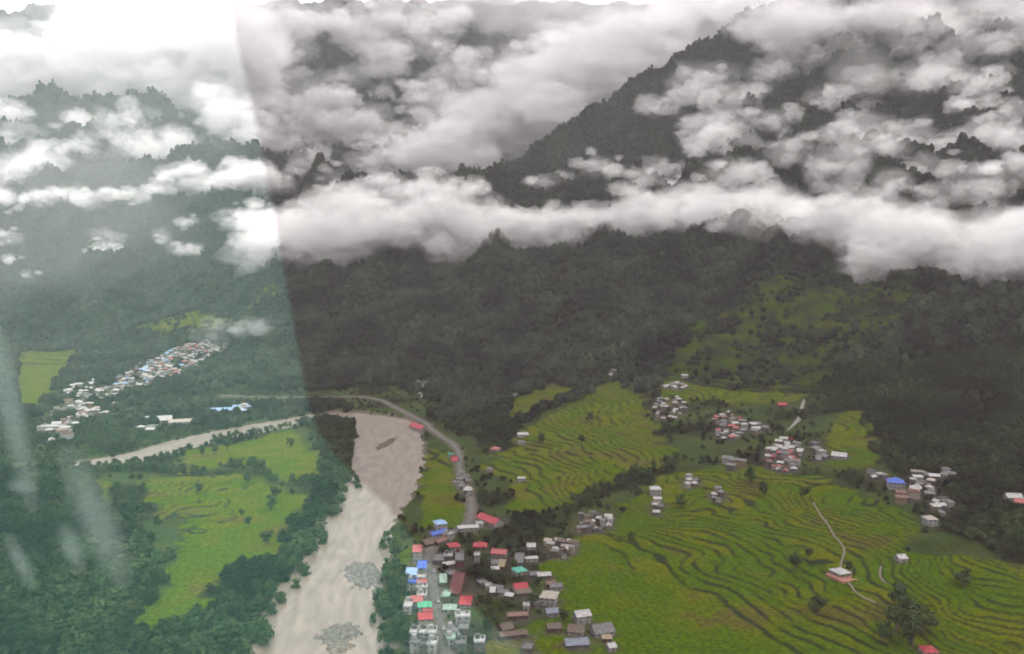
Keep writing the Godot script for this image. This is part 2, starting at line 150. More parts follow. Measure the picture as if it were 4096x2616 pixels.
# hamlets: places of the houses, sizes, roofs, where, group
const HAMLETS := [
	[[33, 557, 29, 559, 40, 557, 43, 568, 34, 570, 26, 564, 34, 547, 39, 576, 28, 549, 32, 577, 36, 564, 25, 570, 42, 573, 36, 554], 3, 6, ["white", "grey", "brown", "ivory", "brown", "grey"], "in the hamlet at the upper field corner", "houses of the crowded hamlet at the upper field corner"],
	[[52, 610, 66, 612, 54, 607, 56, 622, 52, 598, 55, 598, 64, 616, 66, 608, 63, 629, 60, 600, 63, 599, 70, 606, 72, 625, 61, 634, 72, 614, 48, 602, 52, 628, 58, 603, 55, 609, 49, 599, 59, 610], 3, 6, ["grey", "white", "grey", "brown"], "in the tree-shaded hamlet between the fields", "houses of the tree-shaded hamlet between the fields"],
	[[112, 634, 112, 645, 108, 632, 110, 641, 107, 620], 4, 6, ["rust", "grey", "white"], "in the knot below the bright white house", "houses below the bright white house"],
	[[149, 685, 148, 702, 153, 693, 143, 684, 142, 679, 144, 687, 146, 691, 154, 697], 4, 6, ["white", "grey", "white"], "in the row at the upper large terraces", "houses at the upper left of the large terraces"],
	[[162, 652, 164, 657, 162, 661, 158, 654, 158, 642, 156, 646], 4, 6, ["grey", "grey", "white"], "in the grey knot amid the terraces", "houses of the grey knot in the terraces"],
	[[195, 733, 189, 736, 187, 717, 193, 727, 199, 726], 6, 9, ["grey"], "at the upper edge of the large terraces", "houses at the upper edge of the large terraces"],
	[[241, 749, 248, 748, 255, 745, 242, 728, 242, 773, 257, 796, 240, 739, 243, 744, 260, 785, 256, 763, 250, 753, 244, 768, 260, 765, 228, 738, 237, 761, 258, 768, 237, 711, 254, 779, 252, 732, 233, 749, 251, 767, 229, 702, 239, 708, 221, 723, 244, 751, 221, 696, 233, 694, 236, 717, 231, 742, 230, 756, 224, 704, 227, 742, 236, 741, 225, 691, 220, 705, 253, 740, 247, 780, 224, 736, 233, 734, 252, 772, 241, 754, 240, 724, 248, 757, 236, 754, 219, 714, 233, 700, 228, 714], 4, 7, ["white", "red", "rust", "white", "grey", "pink", "white"], "in the dense hamlet under the dark slope", "houses of the dense hamlet under the dark slope"],
	[[222, 855, 237, 865, 235, 896, 227, 860, 215, 879, 212, 883, 233, 905, 223, 829, 223, 897, 216, 890, 205, 815, 206, 842, 237, 877, 213, 839, 207, 827, 235, 853, 230, 880, 218, 854, 217, 824, 224, 894, 202, 827, 219, 873, 229, 834, 224, 842, 211, 810, 220, 838, 218, 818, 215, 862, 221, 850, 214, 843, 226, 899], 4, 7, ["white", "rust", "pink", "grey", "white"], "in the hamlet left of the pale landslip", "houses of the hamlet left of the pale landslip"],
	[[177, 1009, 197, 992, 169, 987, 184, 1004, 173, 972, 192, 993, 185, 954, 190, 982, 163, 940, 191, 986, 167, 944, 194, 948, 180, 942, 197, 1000, 173, 921, 164, 967, 176, 912, 194, 958, 200, 982, 161, 933, 193, 997, 185, 931, 191, 979, 178, 975, 177, 987, 164, 915, 196, 1004, 178, 1004, 173, 992], 4, 6, ["white", "ivory", "white", "grey"], "scattered under trees on the middle hillside", "houses scattered on the middle hillside"],
	[[211, 1054, 211, 1046, 193, 1065, 199, 1068, 203, 1052, 208, 1072, 203, 1066, 215, 1052, 203, 1060, 211, 1065], 5, 8, ["white"], "in the line above the middle hillside", "houses in the line above the middle hillside"],
	[[138, 1155, 133, 1149, 140, 1163], 6, 9, ["white"], "in the group high on the ridge", "houses high on the terrace ridge"],
	[[225, 1103], 6, 9, ["white"], "in the tiny group at the forest edge", "houses at the forest edge"],
	[[239, 824, 251, 855, 242, 838, 251, 837, 250, 844, 245, 854], 5, 9, ["white", "grey"], "between the landslip and the hamlet to its left", "houses beside the landslip"],
	[[264, 723, 274, 738, 260, 716, 270, 723, 270, 734, 275, 765, 268, 742], 5, 8, ["white", "grey"], "in the group right of the dense hamlet", "houses right of the dense hamlet"],
	[[283, 658, 291, 662, 290, 655, 288, 672], 5, 8, ["white", "grey"], "left of the violet blue roof", "houses left of the violet blue roof"],
	[[291, 607, 285, 605, 279, 601, 286, 615, 293, 613], 5, 9, ["grey", "rust"], "below the violet blue roof", "houses below the violet blue roof"],
	[[313, 632, 324, 644, 315, 654, 311, 625, 309, 618, 305, 638, 298, 619, 325, 651, 312, 645, 317, 635, 296, 614, 304, 610, 322, 658, 308, 632, 305, 628, 301, 623], 5, 8, ["white", "ivory", "grey", "white"], "in the pale row climbing the right hamlet", "houses of the pale row in the right hamlet"],
	[[308, 598, 296, 579, 292, 570, 307, 590, 304, 583, 301, 593, 292, 577], 5, 8, ["white", "grey", "white"], "at the lower end of the pale row", "houses at the lower end of the pale row"],
	[[341, 654, 341, 660, 336, 653], 5, 8, ["white", "grey"], "above the pale row at the right", "houses above the pale row"],
	[[-42, 749, -45, 724, -48, 748, -43, 753, -46, 741, -41, 759, -42, 744, -46, 766, -38, 735, -40, 752, -48, 756, -44, 735, -49, 737, -43, 720], 4, 6, ["white", "grey", "grey"], "strung along the road above the bazaar", "houses along the road above the bazaar"],
	[[-36, 699, -37, 707, -37, 702], 4, 7, ["white", "grey"], "at the road bend above the bazaar", "houses at the road bend above the bazaar"],
	[[-126, 1235, -132, 1224, -127, 1222, -139, 1227, -125, 1210, -138, 1242, -134, 1231], 5, 8, ["white", "grey", "brown"], "on the dark slope above the river road", "houses on the dark slope above the river road"],
	[[-642, 1573, -575, 1591, -612, 1512, -593, 1489, -581, 1588, -566, 1604, -576, 1554, -669, 1590, -693, 1776, -663, 1600, -678, 1671, -647, 1508, -670, 1574, -668, 1627, -612, 1716, -711, 1783, -641, 1535, -610, 1520, -593, 1541, -605, 1514, -694, 1712, -659, 1801, -592, 1434, -621, 1608, -648, 1686, -584, 1667, -599, 1684, -667, 1617, -575, 1468, -629, 1535, -629, 1467, -626, 1580, -675, 1737, -646, 1659, -618, 1703, -699, 1771, -627, 1713, -602, 1452, -647, 1483, -625, 1461, -636, 1579, -630, 1542, -624, 1693, -592, 1596, -704, 1781, -657, 1761, -717, 1737, -607, 1423, -568, 1585, -643, 1789, -675, 1806, -652, 1774, -708, 1671, -607, 1523, -579, 1649, -702, 1681, -612, 1566, -642, 1477, -614, 1494, -617, 1438, -570, 1570, -594, 1674, -689, 1751, -598, 1594, -587, 1482, -680, 1595, -598, 1694, -691, 1815, -624, 1746, -608, 1478, -700, 1791, -638, 1768, -682, 1689, -576, 1654, -680, 1744, -680, 1814, -671, 1624, -637, 1669, -684, 1685, -670, 1723, -676, 1662, -634, 1701, -679, 1758, -610, 1690, -605, 1466, -685, 1608, -649, 1755, -676, 1679, -622, 1586, -662, 1766, -713, 1772, -594, 1514, -664, 1791, -650, 1789, -708, 1778, -699, 1746, -624, 1646, -593, 1570, -658, 1776, -618, 1698, -684, 1587, -581, 1443, -675, 1752, -695, 1810, -616, 1472, -705, 1708, -572, 1518, -657, 1627, -645, 1589, -662, 1592, -676, 1810, -577, 1529, -672, 1629, -653, 1677, -617, 1466, -687, 1729, -585, 1678, -636, 1604, -580, 1512, -642, 1511, -614, 1618, -674, 1777, -588, 1423, -712, 1751, -679, 1781, -711, 1719, -632, 1771, -654, 1542, -647, 1706, -690, 1640, -590, 1574, -597, 1572, -601, 1575, -691, 1677, -694, 1716, -599, 1510, -669, 1693, -661, 1752, -663, 1707, -652, 1569, -694, 1799, -633, 1643, -696, 1759, -620, 1508, -632, 1562, -637, 1458, -695, 1792, -640, 1753, -599, 1431, -583, 1570, -659, 1526, -591, 1649, -693, 1724, -706, 1794, -650, 1487, -655, 1700, -685, 1809, -681, 1572, -652, 1737, -602, 1529, -595, 1655, -637, 1540, -586, 1604, -570, 1590, -582, 1453, -596, 1600, -688, 1781, -629, 1452, -573, 1544, -657, 1578, -619, 1522, -694, 1683, -660, 1541, -660, 1794, -592, 1469, -716, 1759, -689, 1761, -599, 1464, -601, 1425, -621, 1535, -695, 1658, -628, 1498, -700, 1704, -679, 1630, -661, 1813, -688, 1801, -648, 1735, -590, 1608, -605, 1593, -672, 1656, -625, 1507], 5, 10, ["white", "white", "grey", "rust", "pink", "white", "sky", "ivory"], "in the densest part of the far town", "houses in the densest part of the far town"],
	[[-656, 1533, -646, 1407, -613, 1438, -613, 1364, -659, 1436, -634, 1384, -676, 1490, -609, 1458, -609, 1318, -595, 1339, -701, 1648, -671, 1444, -581, 1345, -622, 1350, -638, 1476, -605, 1428, -586, 1348, -601, 1425, -682, 1648, -679, 1657, -659, 1525, -646, 1422, -619, 1338, -679, 1550, -631, 1459, -711, 1624, -635, 1489, -596, 1434, -625, 1510, -669, 1569, -686, 1544, -683, 1516, -595, 1422, -640, 1364, -680, 1469, -660, 1498, -644, 1595, -702, 1558, -685, 1608, -703, 1586, -629, 1520, -671, 1620, -666, 1533, -619, 1354, -663, 1426, -639, 1385, -647, 1398, -664, 1461, -585, 1319, -598, 1319, -604, 1398, -598, 1306, -685, 1563, -635, 1412, -608, 1463, -626, 1503, -608, 1442, -614, 1414, -655, 1460, -678, 1567, -588, 1338, -608, 1389, -699, 1622, -710, 1673, -603, 1307, -690, 1513, -633, 1354, -607, 1373, -619, 1434, -635, 1366, -604, 1408, -615, 1318, -644, 1520, -650, 1408, -600, 1326, -612, 1340, -712, 1641, -649, 1515, -632, 1409, -673, 1550, -710, 1662, -661, 1620, -592, 1377, -660, 1460, -687, 1594, -705, 1682], 5, 10, ["white", "white", "grey", "rust", "white", "sky"], "on the left side of the far town", "houses on the left side of the far town"],
	[[-595, 1683, -535, 1563, -570, 1601, -593, 1596, -563, 1595, -559, 1611, -618, 1732, -647, 1733, -626, 1713, -568, 1638, -547, 1616, -643, 1758, -610, 1654, -603, 1611, -593, 1699, -605, 1718, -600, 1688, -589, 1687, -593, 1644, -621, 1702, -586, 1595, -555, 1606, -584, 1632, -642, 1728, -544, 1555, -575, 1645, -535, 1571, -537, 1577, -587, 1579, -630, 1740, -618, 1656, -646, 1719, -572, 1611, -544, 1608, -631, 1720, -561, 1619, -597, 1691, -632, 1712, -584, 1646, -541, 1590], 5, 10, ["white", "grey", "white"], "at the right end of the far town", "houses at the right end of the far town"],
	[[-533, 1092, -596, 1168, -542, 1130, -627, 1284, -565, 1105, -635, 1316, -577, 1159, -540, 1140, -610, 1228, -600, 1216, -550, 1094, -638, 1306, -554, 1129, -536, 1058, -573, 1188, -539, 1080, -604, 1277, -548, 1067, -634, 1291, -636, 1328, -624, 1252, -573, 1120, -600, 1292, -607, 1289, -570, 1125, -620, 1238, -590, 1195, -561, 1112, -584, 1252, -602, 1272, -609, 1234, -551, 1078, -529, 1097, -630, 1330, -579, 1134, -576, 1240, -536, 1134, -546, 1161, -526, 1061, -606, 1208, -575, 1227, -578, 1205, -570, 1192, -525, 1047, -544, 1143, -602, 1256, -547, 1111, -560, 1192, -583, 1163, -587, 1157, -523, 1076, -538, 1074, -542, 1071, -586, 1245, -560, 1094, -568, 1222, -531, 1054, -603, 1244, -585, 1199, -616, 1222, -553, 1114, -618, 1274, -596, 1276, -620, 1230, -544, 1096, -626, 1295, -561, 1129, -636, 1311], 5, 9, ["white", "grey", "white", "ivory"], "in the lower quarter of the far town", "houses in the lower quarter of the far town"],
	[[-589, 1100, -586, 1126, -532, 1022, -582, 1075, -548, 1080, -540, 1022, -554, 1078, -594, 1092, -552, 1055, -598, 1168, -586, 1088, -586, 1137, -574, 1068, -544, 1036, -566, 1070, -578, 1068, -580, 1116, -548, 1019, -568, 1104, -523, 1010, -538, 1015, -575, 1113, -541, 1054, -601, 1121, -620, 1180, -614, 1138, -552, 1048, -586, 1147, -581, 1128, -604, 1176, -623, 1192, -578, 1100, -553, 1043, -594, 1103, -567, 1096, -600, 1149], 5, 9, ["white", "grey", "white", "rust"], "below the road left of the far town", "houses below the road left of the far town"],
	[[-672, 1350, -704, 1363, -659, 1320, -656, 1281, -638, 1249, -670, 1280, -664, 1316, -701, 1347, -636, 1259, -686, 1312, -692, 1391, -651, 1291, -632, 1229, -697, 1365, -678, 1298, -676, 1303, -667, 1268, -705, 1417, -684, 1329, -678, 1289], 6, 10, ["white", "white"], "outlying left of the far town", "houses outlying left of the far town"],
	[[-510, 965, -540, 1001, -511, 957, -516, 973, -494, 936, -503, 920, -531, 973, -529, 963], 8, 13, ["white", "rust", "pink", "grey"], "at the left end of the far town", "houses at the left end of the far town"],
	[[-426, 1004, -437, 993, -427, 997, -419, 978], 7, 10, ["white", "grey"], "near the large white shed", "houses near the large white shed"],
	[[-354, 1099, -341, 1086, -365, 1151, -343, 1098, -356, 1114, -358, 1126, -356, 1137, -352, 1091, -366, 1123], 8, 12, ["white", "sky", "white"], "round the long light blue roof's end", "houses round the long light blue roof"],
]
const TREES := [
	[-312.9, 850.2, 12, "left tree of three in the field inside the river bend"],
	[-302.5, 857, 13, "middle tree of three in the field inside the river bend"],
	[-295.1, 871.9, 14, "right tree of three in the field inside the river bend"],
	[-258.4, 782.6, 15, "broad tree on the hedge left of the twin trees below the bend field"],
	[-243.1, 785, 15, "left of the twin trees on the hedge below the bend field"],
	[-232.1, 773.5, 14, "right of the twin trees on the hedge below the bend field"],
	[-231.6, 736.1, 12, "lone tree just below the hedge in the bright west terraces"],
	[-262.2, 699.7, 11, "tree on the upper left of the bright west terraces"],
	[-193.4, 686.9, 14, "tall tree in the dark strip of the west terraces, upper one"],
	[-189.1, 656.9, 13, "tree in the dark strip of the west terraces, below the tall one"],
	[-192.6, 610.8, 10, "small tree in the middle of the west terraces"],
	[-204.3, 631.9, 9, "smallest tree in the middle of the west terraces"],
	[-167.4, 572.9, 13, "tree at the lower end of the dark strip in the west terraces"],
	[-178.2, 788.2, 15, "bushy tree at the right end of the bend field near the river"],
	[-234.9, 891.9, 12, "tree at the upper right of the bend field"],
	[-180.1, 733.7, 13, "tree at the right end of the hedge by the river"],
	[127.1, 633.1, 11, "dark tree standing below the short house row in the large terraces"],
	[190.6, 670.3, 15, "tall dark tree at the top of the large terraces"],
	[193.2, 644.5, 12, "brownish tree right of the tall dark one on the large terraces"],
	[218, 621.9, 11, "spreading tree where the footpath starts in the large terraces"],
	[170.8, 503.3, 12, "dark bush tree left of the house with the terracotta yard"],
	[184.8, 518.6, 8, "pale little tree above the house with the terracotta yard"],
	[163.8, 444.9, 14, "dark round tree low in the large terraces"],
	[250.1, 460.5, 11, "lone dark tree in the yellow-green terraces at the right"],
	[199.3, 495.4, 8, "bush right behind the house with the terracotta yard"],
	[208.4, 446.4, 15, "upper dark tree of the clump at the lower right"],
	[204.9, 429.8, 14, "brown-green tree in the middle of the clump at the lower right"],
	[207.6, 418.3, 16, "right tree of the clump at the lower right"],
	[193.6, 417, 15, "left tree of the clump at the lower right"],
	[184.5, 410.9, 12, "lowest left tree of the clump at the lower right"],
	[195.7, 404.6, 15, "lowest right tree of the clump at the lower right"],
	[82.3, 574.5, 9, "tree at the left foot of the large terraces"],
	[166.5, 733.3, 12, "tree above the short house row in the large terraces"],
	[-17.1, 531.4, 10, "dark tree between the red roofs in the bazaar gardens"],
	[0.8, 540.5, 9, "dark tree beside the long grey barn at the field edge"],
	[1.6, 523.9, 8, "dark tree left of the teal green roof"],
	[11.2, 468.6, 8, "dark tree left of the large ivory house"],
	[28, 444.6, 9, "dark tree left of the white two-storey farmhouse"],
	[-11.4, 508.9, 8, "tree above the crooked row of sheds"],
	[-28, 551.5, 9, "dark tree right behind the red hip-roofed house"],
	[86.6, 931.3, 13, "large dark tree in the upper middle terraces"],
	[69.7, 842, 13, "wide dark tree in the centre of the middle terraces"],
	[29.7, 861.6, 13, "dark tree right of the white farmhouse among terraces"],
	[-53.2, 947.3, 13, "dark tree at the corner of the river road"],
]
const TREE_ROWS := [
	[[Vector2(-321.3, 916.6), Vector2(-312.5, 961.2), Vector2(-291.6, 989.3), Vector2(-268.9, 1017.2), Vector2(-252.5, 1045.3)], 16, 3, 7, 11, "in the row between the bend field and the river", "trees between the bend field and the river"],
	[[Vector2(-270.8, 805.6), Vector2(-240.8, 787.3), Vector2(-208.2, 741.5), Vector2(-173.3, 705.8)], 14, 4, 8, 12, "on the hedge below the bend field", "trees on the hedge below the bend field"],
	[[Vector2(47.2, 659.2), Vector2(67.1, 674.7), Vector2(94.6, 701.9), Vector2(123.6, 726.3), Vector2(150.8, 752.6)], 26, 6, 7, 11, "on the hedge between middle and large terraces", "trees on the hedge between the terraces"],
	[[Vector2(5.3, 953.8), Vector2(43.2, 997.1), Vector2(88.5, 1059.3), Vector2(130, 1145)], 20, 5, 7, 11, "on the hedge across the middle terraces", "trees on the hedge across the middle terraces"],
	[[Vector2(-84, 591.5), Vector2(-75.5, 540.2), Vector2(-73.1, 489.5), Vector2(-67.8, 452.9), Vector2(-61, 410.7)], 24, 4, 7, 11, "on the right river bank beside the bazaar", "trees on the river bank beside the bazaar"],
	[[Vector2(-142.2, 750.1), Vector2(-140.9, 638.6), Vector2(-134.7, 557.4), Vector2(-132.3, 503.7), Vector2(-134, 463.9), Vector2(-125.8, 411.9)], 30, 7, 9, 14, "along the left bank of the river", "trees along the left river bank"],
]
# clouds: name, label, density, then x, y, d, radius of each swelling
const CLOUDS := [
	["cloud_bank", "left end of the white cloud bank in front of the dark forest, at the seam", 1, [-568, 278, 2049, 51, -585, 280, 2116, 59, -523, 267, 2024, 70, -487, 260, 1974, 64, -435, 239, 1916, 75, -402, 255, 1972, 79, -381, 250, 1979, 51, -363, 258, 1995, 55, -310, 257, 1978, 55, -260, 273, 1903, 62, -215, 274, 1933, 49, -206, 289, 1932, 72, -156, 289, 1947, 55, -107, 289, 1955, 60, -71, 277, 1888, 65]],
	["cloud_bank", "middle stretch of the white cloud bank in front of the dark forest", 1, [-113, 278, 1936, 70, -79, 274, 1896, 50, -44, 278, 1888, 48, 20, 259, 1880, 66, 65, 268, 1899, 64, 70, 264, 1869, 59, 109, 263, 1827, 45, 141, 275, 1890, 59, 190, 287, 1843, 56, 284, 294, 1812, 65, 296, 296, 1817, 50, 345, 311, 1803, 63, 391, 304, 1715, 39, 410, 300, 1646, 59, 432, 288, 1557, 51]],
	["cloud_bank", "right end of the white cloud bank in front of the dark forest", 1, [410, 296, 1651, 52, 452, 290, 1592, 43, 495, 299, 1656, 52, 554, 284, 1681, 45, 528, 267, 1456, 38, 537, 259, 1429, 57, 589, 251, 1406, 50, 610, 248, 1360, 41, 605, 234, 1306, 53, 634, 234, 1306, 44, 643, 223, 1269, 55, 678, 220, 1261, 61, 750, 222, 1300, 55, 768, 229, 1314, 50, 751, 211, 1235, 67]],
	["cloud_bank", "bright white cloud behind the lower flank of the ridge climbing to the right", 1, [-532, 431, 3364, 65, -528, 468, 3410, 96, -530, 477, 3379, 98, -506, 490, 3552, 116, -366, 517, 3402, 105, -347, 535, 3412, 113, -365, 535, 3463, 124, -247, 582, 3375, 114, -338, 627, 3384, 138, -94, 702, 3534, 150, -94, 753, 3550, 129, -27, 728, 3495, 152, -53, 748, 3538, 137, -34, 778, 3529, 128]],
	["cloud_bank", "bright white cloud behind the upper flank of the ridge climbing to the right", 1, [86, 793, 3605, 109, 129, 794, 3468, 151, 204, 856, 3462, 179, 157, 949, 3589, 172, 297, 950, 3519, 187, 349, 970, 3517, 188, 504, 1046, 3514, 200, 479, 1126, 3596, 153, 528, 1060, 3532, 206, 680, 1080, 3434, 172, 788, 1193, 3589, 125, 744, 1232, 3534, 145, 906, 1281, 3517, 135, 928, 1275, 3486, 138]],
	["cloud_bank", "thin grey white veil across the upper right corner", 0.6, [558, 963, 2616, 72, 653, 969, 2653, 63, 736, 917, 2595, 102, 820, 915, 2545, 87, 897, 942, 2638, 86, 992, 907, 2573, 92, 1072, 888, 2529, 95, 1154, 916, 2524, 89, 1137, 838, 2356, 74, 1327, 901, 2506, 67, 1409, 898, 2478, 84, 1443, 897, 2466, 74]],
	["cloud", "tall white billow on the left face of the right ridge", 0.8, [599, 632, 2508, 75, 597, 750, 2666, 73, 569, 519, 2236, 61, 666, 588, 2390, 48, 503, 581, 2576, 58, 469, 688, 2680, 54, 543, 541, 2470, 55, 664, 695, 2523, 50]],
	["cloud", "broken grey white clouds over the middle of the right ridge", 0.6, [832, 634, 2270, 48, 817, 541, 2112, 51, 714, 433, 1712, 38, 617, 445, 1797, 38, 732, 578, 2267, 45, 774, 753, 2563, 51, 869, 787, 2549, 51, 693, 392, 1719, 34, 639, 386, 1735, 30]],
	["cloud", "small white tower of cloud at the far right of the ridge", 0.8, [1200, 667, 2173, 33, 1124, 606, 2052, 39, 1076, 558, 2033, 43, 1090, 546, 1919, 34]],
	["cloud", "wide ragged cloud on the lower right of the ridge", 0.6, [956, 511, 2051, 46, 970, 465, 1937, 48, 1025, 469, 1898, 47, 1069, 452, 1844, 46, 802, 394, 1734, 36, 883, 378, 1742, 39, 804, 334, 1469, 33, 884, 360, 1509, 36, 665, 330, 1500, 30, 717, 313, 1469, 29]],
	["cloud", "wisp lying across the foot of the right ridge", 0.5, [195, 450, 2124, 34, 231, 423, 2066, 33, 133, 409, 2128, 32, 69, 398, 2118, 32, 299, 401, 2043, 37, 435, 408, 2337, 44, 421, 366, 1789, 34, 485, 349, 1704, 30]],
	["cloud", "pinkish cloud at the top beside the window seam", 0.8, [-1150, 1271, 3900, 107, -997, 1308, 3900, 107, -846, 1271, 3900, 88, -1077, 1103, 3900, 97, -1157, 952, 3900, 88, -961, 1178, 3900, 78]],
	["cloud", "large rounded cloud on the back mountain near the window seam", 0.9, [-936, 824, 3700, 111, -804, 785, 3680, 110, -679, 749, 3685, 110, -559, 703, 3611, 90, -969, 704, 3615, 81, -735, 877, 3700, 83, -843, 913, 3700, 83, -608, 788, 3700, 74]],
	["cloud", "scattered white puffs high on the back mountain", 0.75, [-673, 1222, 4000, 84, -576, 1145, 4000, 90, -733, 1088, 4000, 80, -497, 1241, 4000, 72, -398, 1318, 4000, 90, -593, 1356, 4000, 100, -730, 1337, 4000, 80, -242, 1356, 4000, 72, -636, 1010, 4000, 84, -321, 1222, 4000, 64]],
	["cloud", "chain of puffs down the middle of the back mountain", 0.75, [-467, 952, 3900, 82, -371, 1009, 3900, 74, -314, 915, 3900, 78, -218, 1121, 3900, 86, -161, 1028, 3900, 74, -445, 788, 3701, 70, -334, 767, 3684, 66, -46, 1046, 3900, 58, 88, 1140, 3900, 78, 164, 1215, 3900, 66, -229, 795, 3746, 56]],
	["cloud", "grey shaded puffs at the foot of the back mountain", 0.5, [-576, 462, 2410, 46, -470, 426, 2295, 41, -631, 436, 2390, 43, -595, 574, 3401, 61, -471, 634, 3480, 63]],
	["cloud_bank", "huge white cloud filling the upper left", 1, [-2096, 968, 3388, 150, -1925, 979, 3293, 97, -1764, 953, 3223, 140, -1763, 982, 3315, 133, -1655, 1016, 3382, 126, -1496, 1006, 3228, 158, -1472, 1055, 3374, 115, -1351, 1054, 3374, 188, -1264, 1012, 3335, 155, -1160, 1005, 3392, 164, -1044, 969, 3234, 129, -1044, 909, 3320, 121, -1025, 865, 3262, 108, -1139, 868, 3296, 93, -1216, 853, 3206, 114, -1383, 928, 3357, 76, -1460, 863, 3210, 67, -1621, 872, 3351, 71, -1683, 894, 3271, 74, -1907, 912, 3349, 67]],
	["cloud_bank", "torn cloud under the huge white cloud on the left slope", 0.6, [-1688, 715, 2900, 58, -1610, 595, 2759, 62, -1384, 656, 2800, 53, -1277, 607, 2746, 49, -1245, 669, 2800, 56, -1332, 569, 2664, 40, -1373, 499, 2519, 48, -1462, 477, 2542, 63, -1376, 559, 2599, 42, -914, 697, 2800, 70, -846, 642, 2800, 63, -970, 656, 2800, 42]],
	["cloud_bank", "long thin white streak of cloud across the left slope", 0.8, [-1461, 375, 2387, 37, -1451, 383, 2451, 28, -1336, 375, 2366, 26, -1297, 374, 2362, 26, -1271, 392, 2421, 31, -1201, 390, 2419, 33, -1154, 397, 2452, 25, -1080, 398, 2431, 28, -1012, 406, 2407, 21, -972, 422, 2463, 25, -917, 426, 2479, 33, -857, 426, 2462, 31, -787, 432, 2394, 39, -766, 430, 2434, 29, -702, 428, 2420, 42, -667, 429, 2408, 43]],
	["cloud", "rounded white puff sitting on the long thin streak at left", 0.8, [-937, 472, 2450, 42, -901, 454, 2450, 34, -974, 448, 2450, 32, -791, 478, 2450, 37, -743, 466, 2450, 42]],
	["cloud", "faint wisps hanging below the thin streak on the left", 0.4, [-1065, 243, 2200, 29, -1027, 238, 2189, 24, -857, 243, 2200, 22, -814, 232, 2200, 22, -890, 265, 2200, 20, -719, 311, 2250, 34, -649, 287, 2200, 37, -1294, 265, 2200, 22, -1272, 211, 2187, 22, -1213, 173, 2156, 19, -700, 359, 2300, 30, -872, 314, 2300, 28]],
	["cloud", "small faint mist patch hanging over the far town", 0.1, [-498, 88, 1500, 25, -461, 86, 1500, 24, -536, 81, 1500, 19]],
	["mist", "thin blue grey mist hanging before the left slopes", 0.13, [-1137, 258, 2000, 230, -868, 278, 2000, 230, -1084, 449, 2300, 253]],
	["cloud", "white cloud lying on the low crest left of the climbing ridge", 0.9, [-374, 364, 2094, 43, -294, 386, 2107, 46, -225, 393, 2179, 43, -168, 389, 2114, 44, -87, 390, 2153, 30]],
	["cloud", "ragged clouds drifting over the left part of the back mountain", 0.5, [-1143, 1276, 3900, 78, -760, 1255, 3900, 70, -965, 732, 3664, 67, -706, 819, 3758, 68]],
	["cloud", "ragged clouds drifting over the right part of the back mountain", 0.5, [-565, 1306, 4000, 78, 159, 1138, 4000, 91, -546, 1130, 4000, 95]],
	["cloud", "broken cloud field over the upper right ridge", 0.4, [1064, 636, 2184, 67, 936, 648, 2268, 72, 1246, 747, 2180, 63, 1099, 673, 2204, 72, 1072, 699, 2254, 73]],
	["cloud", "broken cloud field low on the right ridge above the bank", 0.4, [655, 368, 1713, 47, 803, 309, 1447, 32, 882, 367, 1529, 33, 425, 448, 2360, 46, 443, 361, 1677, 44, 972, 472, 2005, 37]],
	["cloud", "drifting grey cloud over the left slope under the big white cloud", 0.45, [-1170, 553, 2718, 70, -940, 680, 2850, 81, -1154, 553, 2715, 71, -882, 683, 2850, 61, -1052, 601, 2791, 72]],
	["cloud", "pale cloud along the top edge above the left seam", 0.8, [-1763, 1338, 4200, 227, -1230, 1380, 4200, 220, -2057, 1416, 4200, 168, -1397, 1459, 4200, 194, -1567, 1427, 4200, 216]],
	["cloud", "pale cloud hiding the sky at the top centre and right", 0.9, [846, 1715, 4600, 217, 1205, 1618, 4600, 208, 732, 1679, 4600, 209, -439, 1638, 4600, 216, -49, 1678, 4600, 228, 314, 1602, 4600, 250, 1196, 1716, 4600, 168, -35, 1680, 4600, 225]],
]


func _ready() -> void:
	# ---- camera, sky, sun, exposure
	var camera := Camera3D.new()
	camera.name = "camera"
	camera.fov = 42.0
	camera.near = 0.05
	camera.far = 30000.0
	camera.position = Vector3(0, 190, 0)
	camera.rotation_degrees = Vector3(-4, 0, 0)
	var lens := CameraAttributesPhysical.new()
	lens.frustum_focal_length = 31.26
	lens.frustum_focus_distance = 3.4
	lens.frustum_near = 0.05
	lens.frustum_far = 30000.0
	lens.exposure_aperture = 6.0
	camera.attributes = lens
	add_child(camera)
	camera.fov = 42.0
	var around := WorldEnvironment.new()
	around.name = "world"
	var env := Environment.new()
	around.environment = env
	add_child(around)
	env.background_mode = Environment.BG_SKY
	env.tonemap_mode = Environment.TONE_MAPPER_LINEAR
	env.tonemap_exposure = 6.2
	env.sdfgi_enabled = true
	env.ssao_enabled = true
	env.ssil_enabled = true
	var over := ProceduralSkyMaterial.new()
	over.sky_top_color = Color(0.975, 0.955, 0.96)
	over.sky_horizon_color = Color(0.935, 0.915, 0.92)
	over.sky_curve = 0.3
	over.ground_bottom_color = Color(0.25, 0.27, 0.25)
	over.ground_horizon_color = Color(0.80, 0.82, 0.83)
	env.sky = Sky.new()
	env.sky.sky_material = over
	env.fog_enabled = true
	env.fog_mode = Environment.FOG_MODE_EXPONENTIAL
	env.fog_density = 0.000028
	env.fog_light_color = Color(0.90, 0.92, 0.95)
	env.volumetric_fog_enabled = true
	env.volumetric_fog_density = 0.0
	var sun := DirectionalLight3D.new()
	sun.name = "sun"
	sun.light_color = Color(1.0, 0.97, 0.93)
	sun.light_energy = 0.34
	sun.light_angular_distance = 12.0
	sun.rotation_degrees = Vector3(-58, 35, 0)
	sun.shadow_enabled = true
	add_child(sun)

	set_noise()
	make_grids()
	make_materials()
	make_land()
	make_river()
	make_roads()
	make_houses()
	make_hamlets()
	make_cars()
	make_trees()
	make_forests()
	make_clouds()
	make_window(camera.transform)


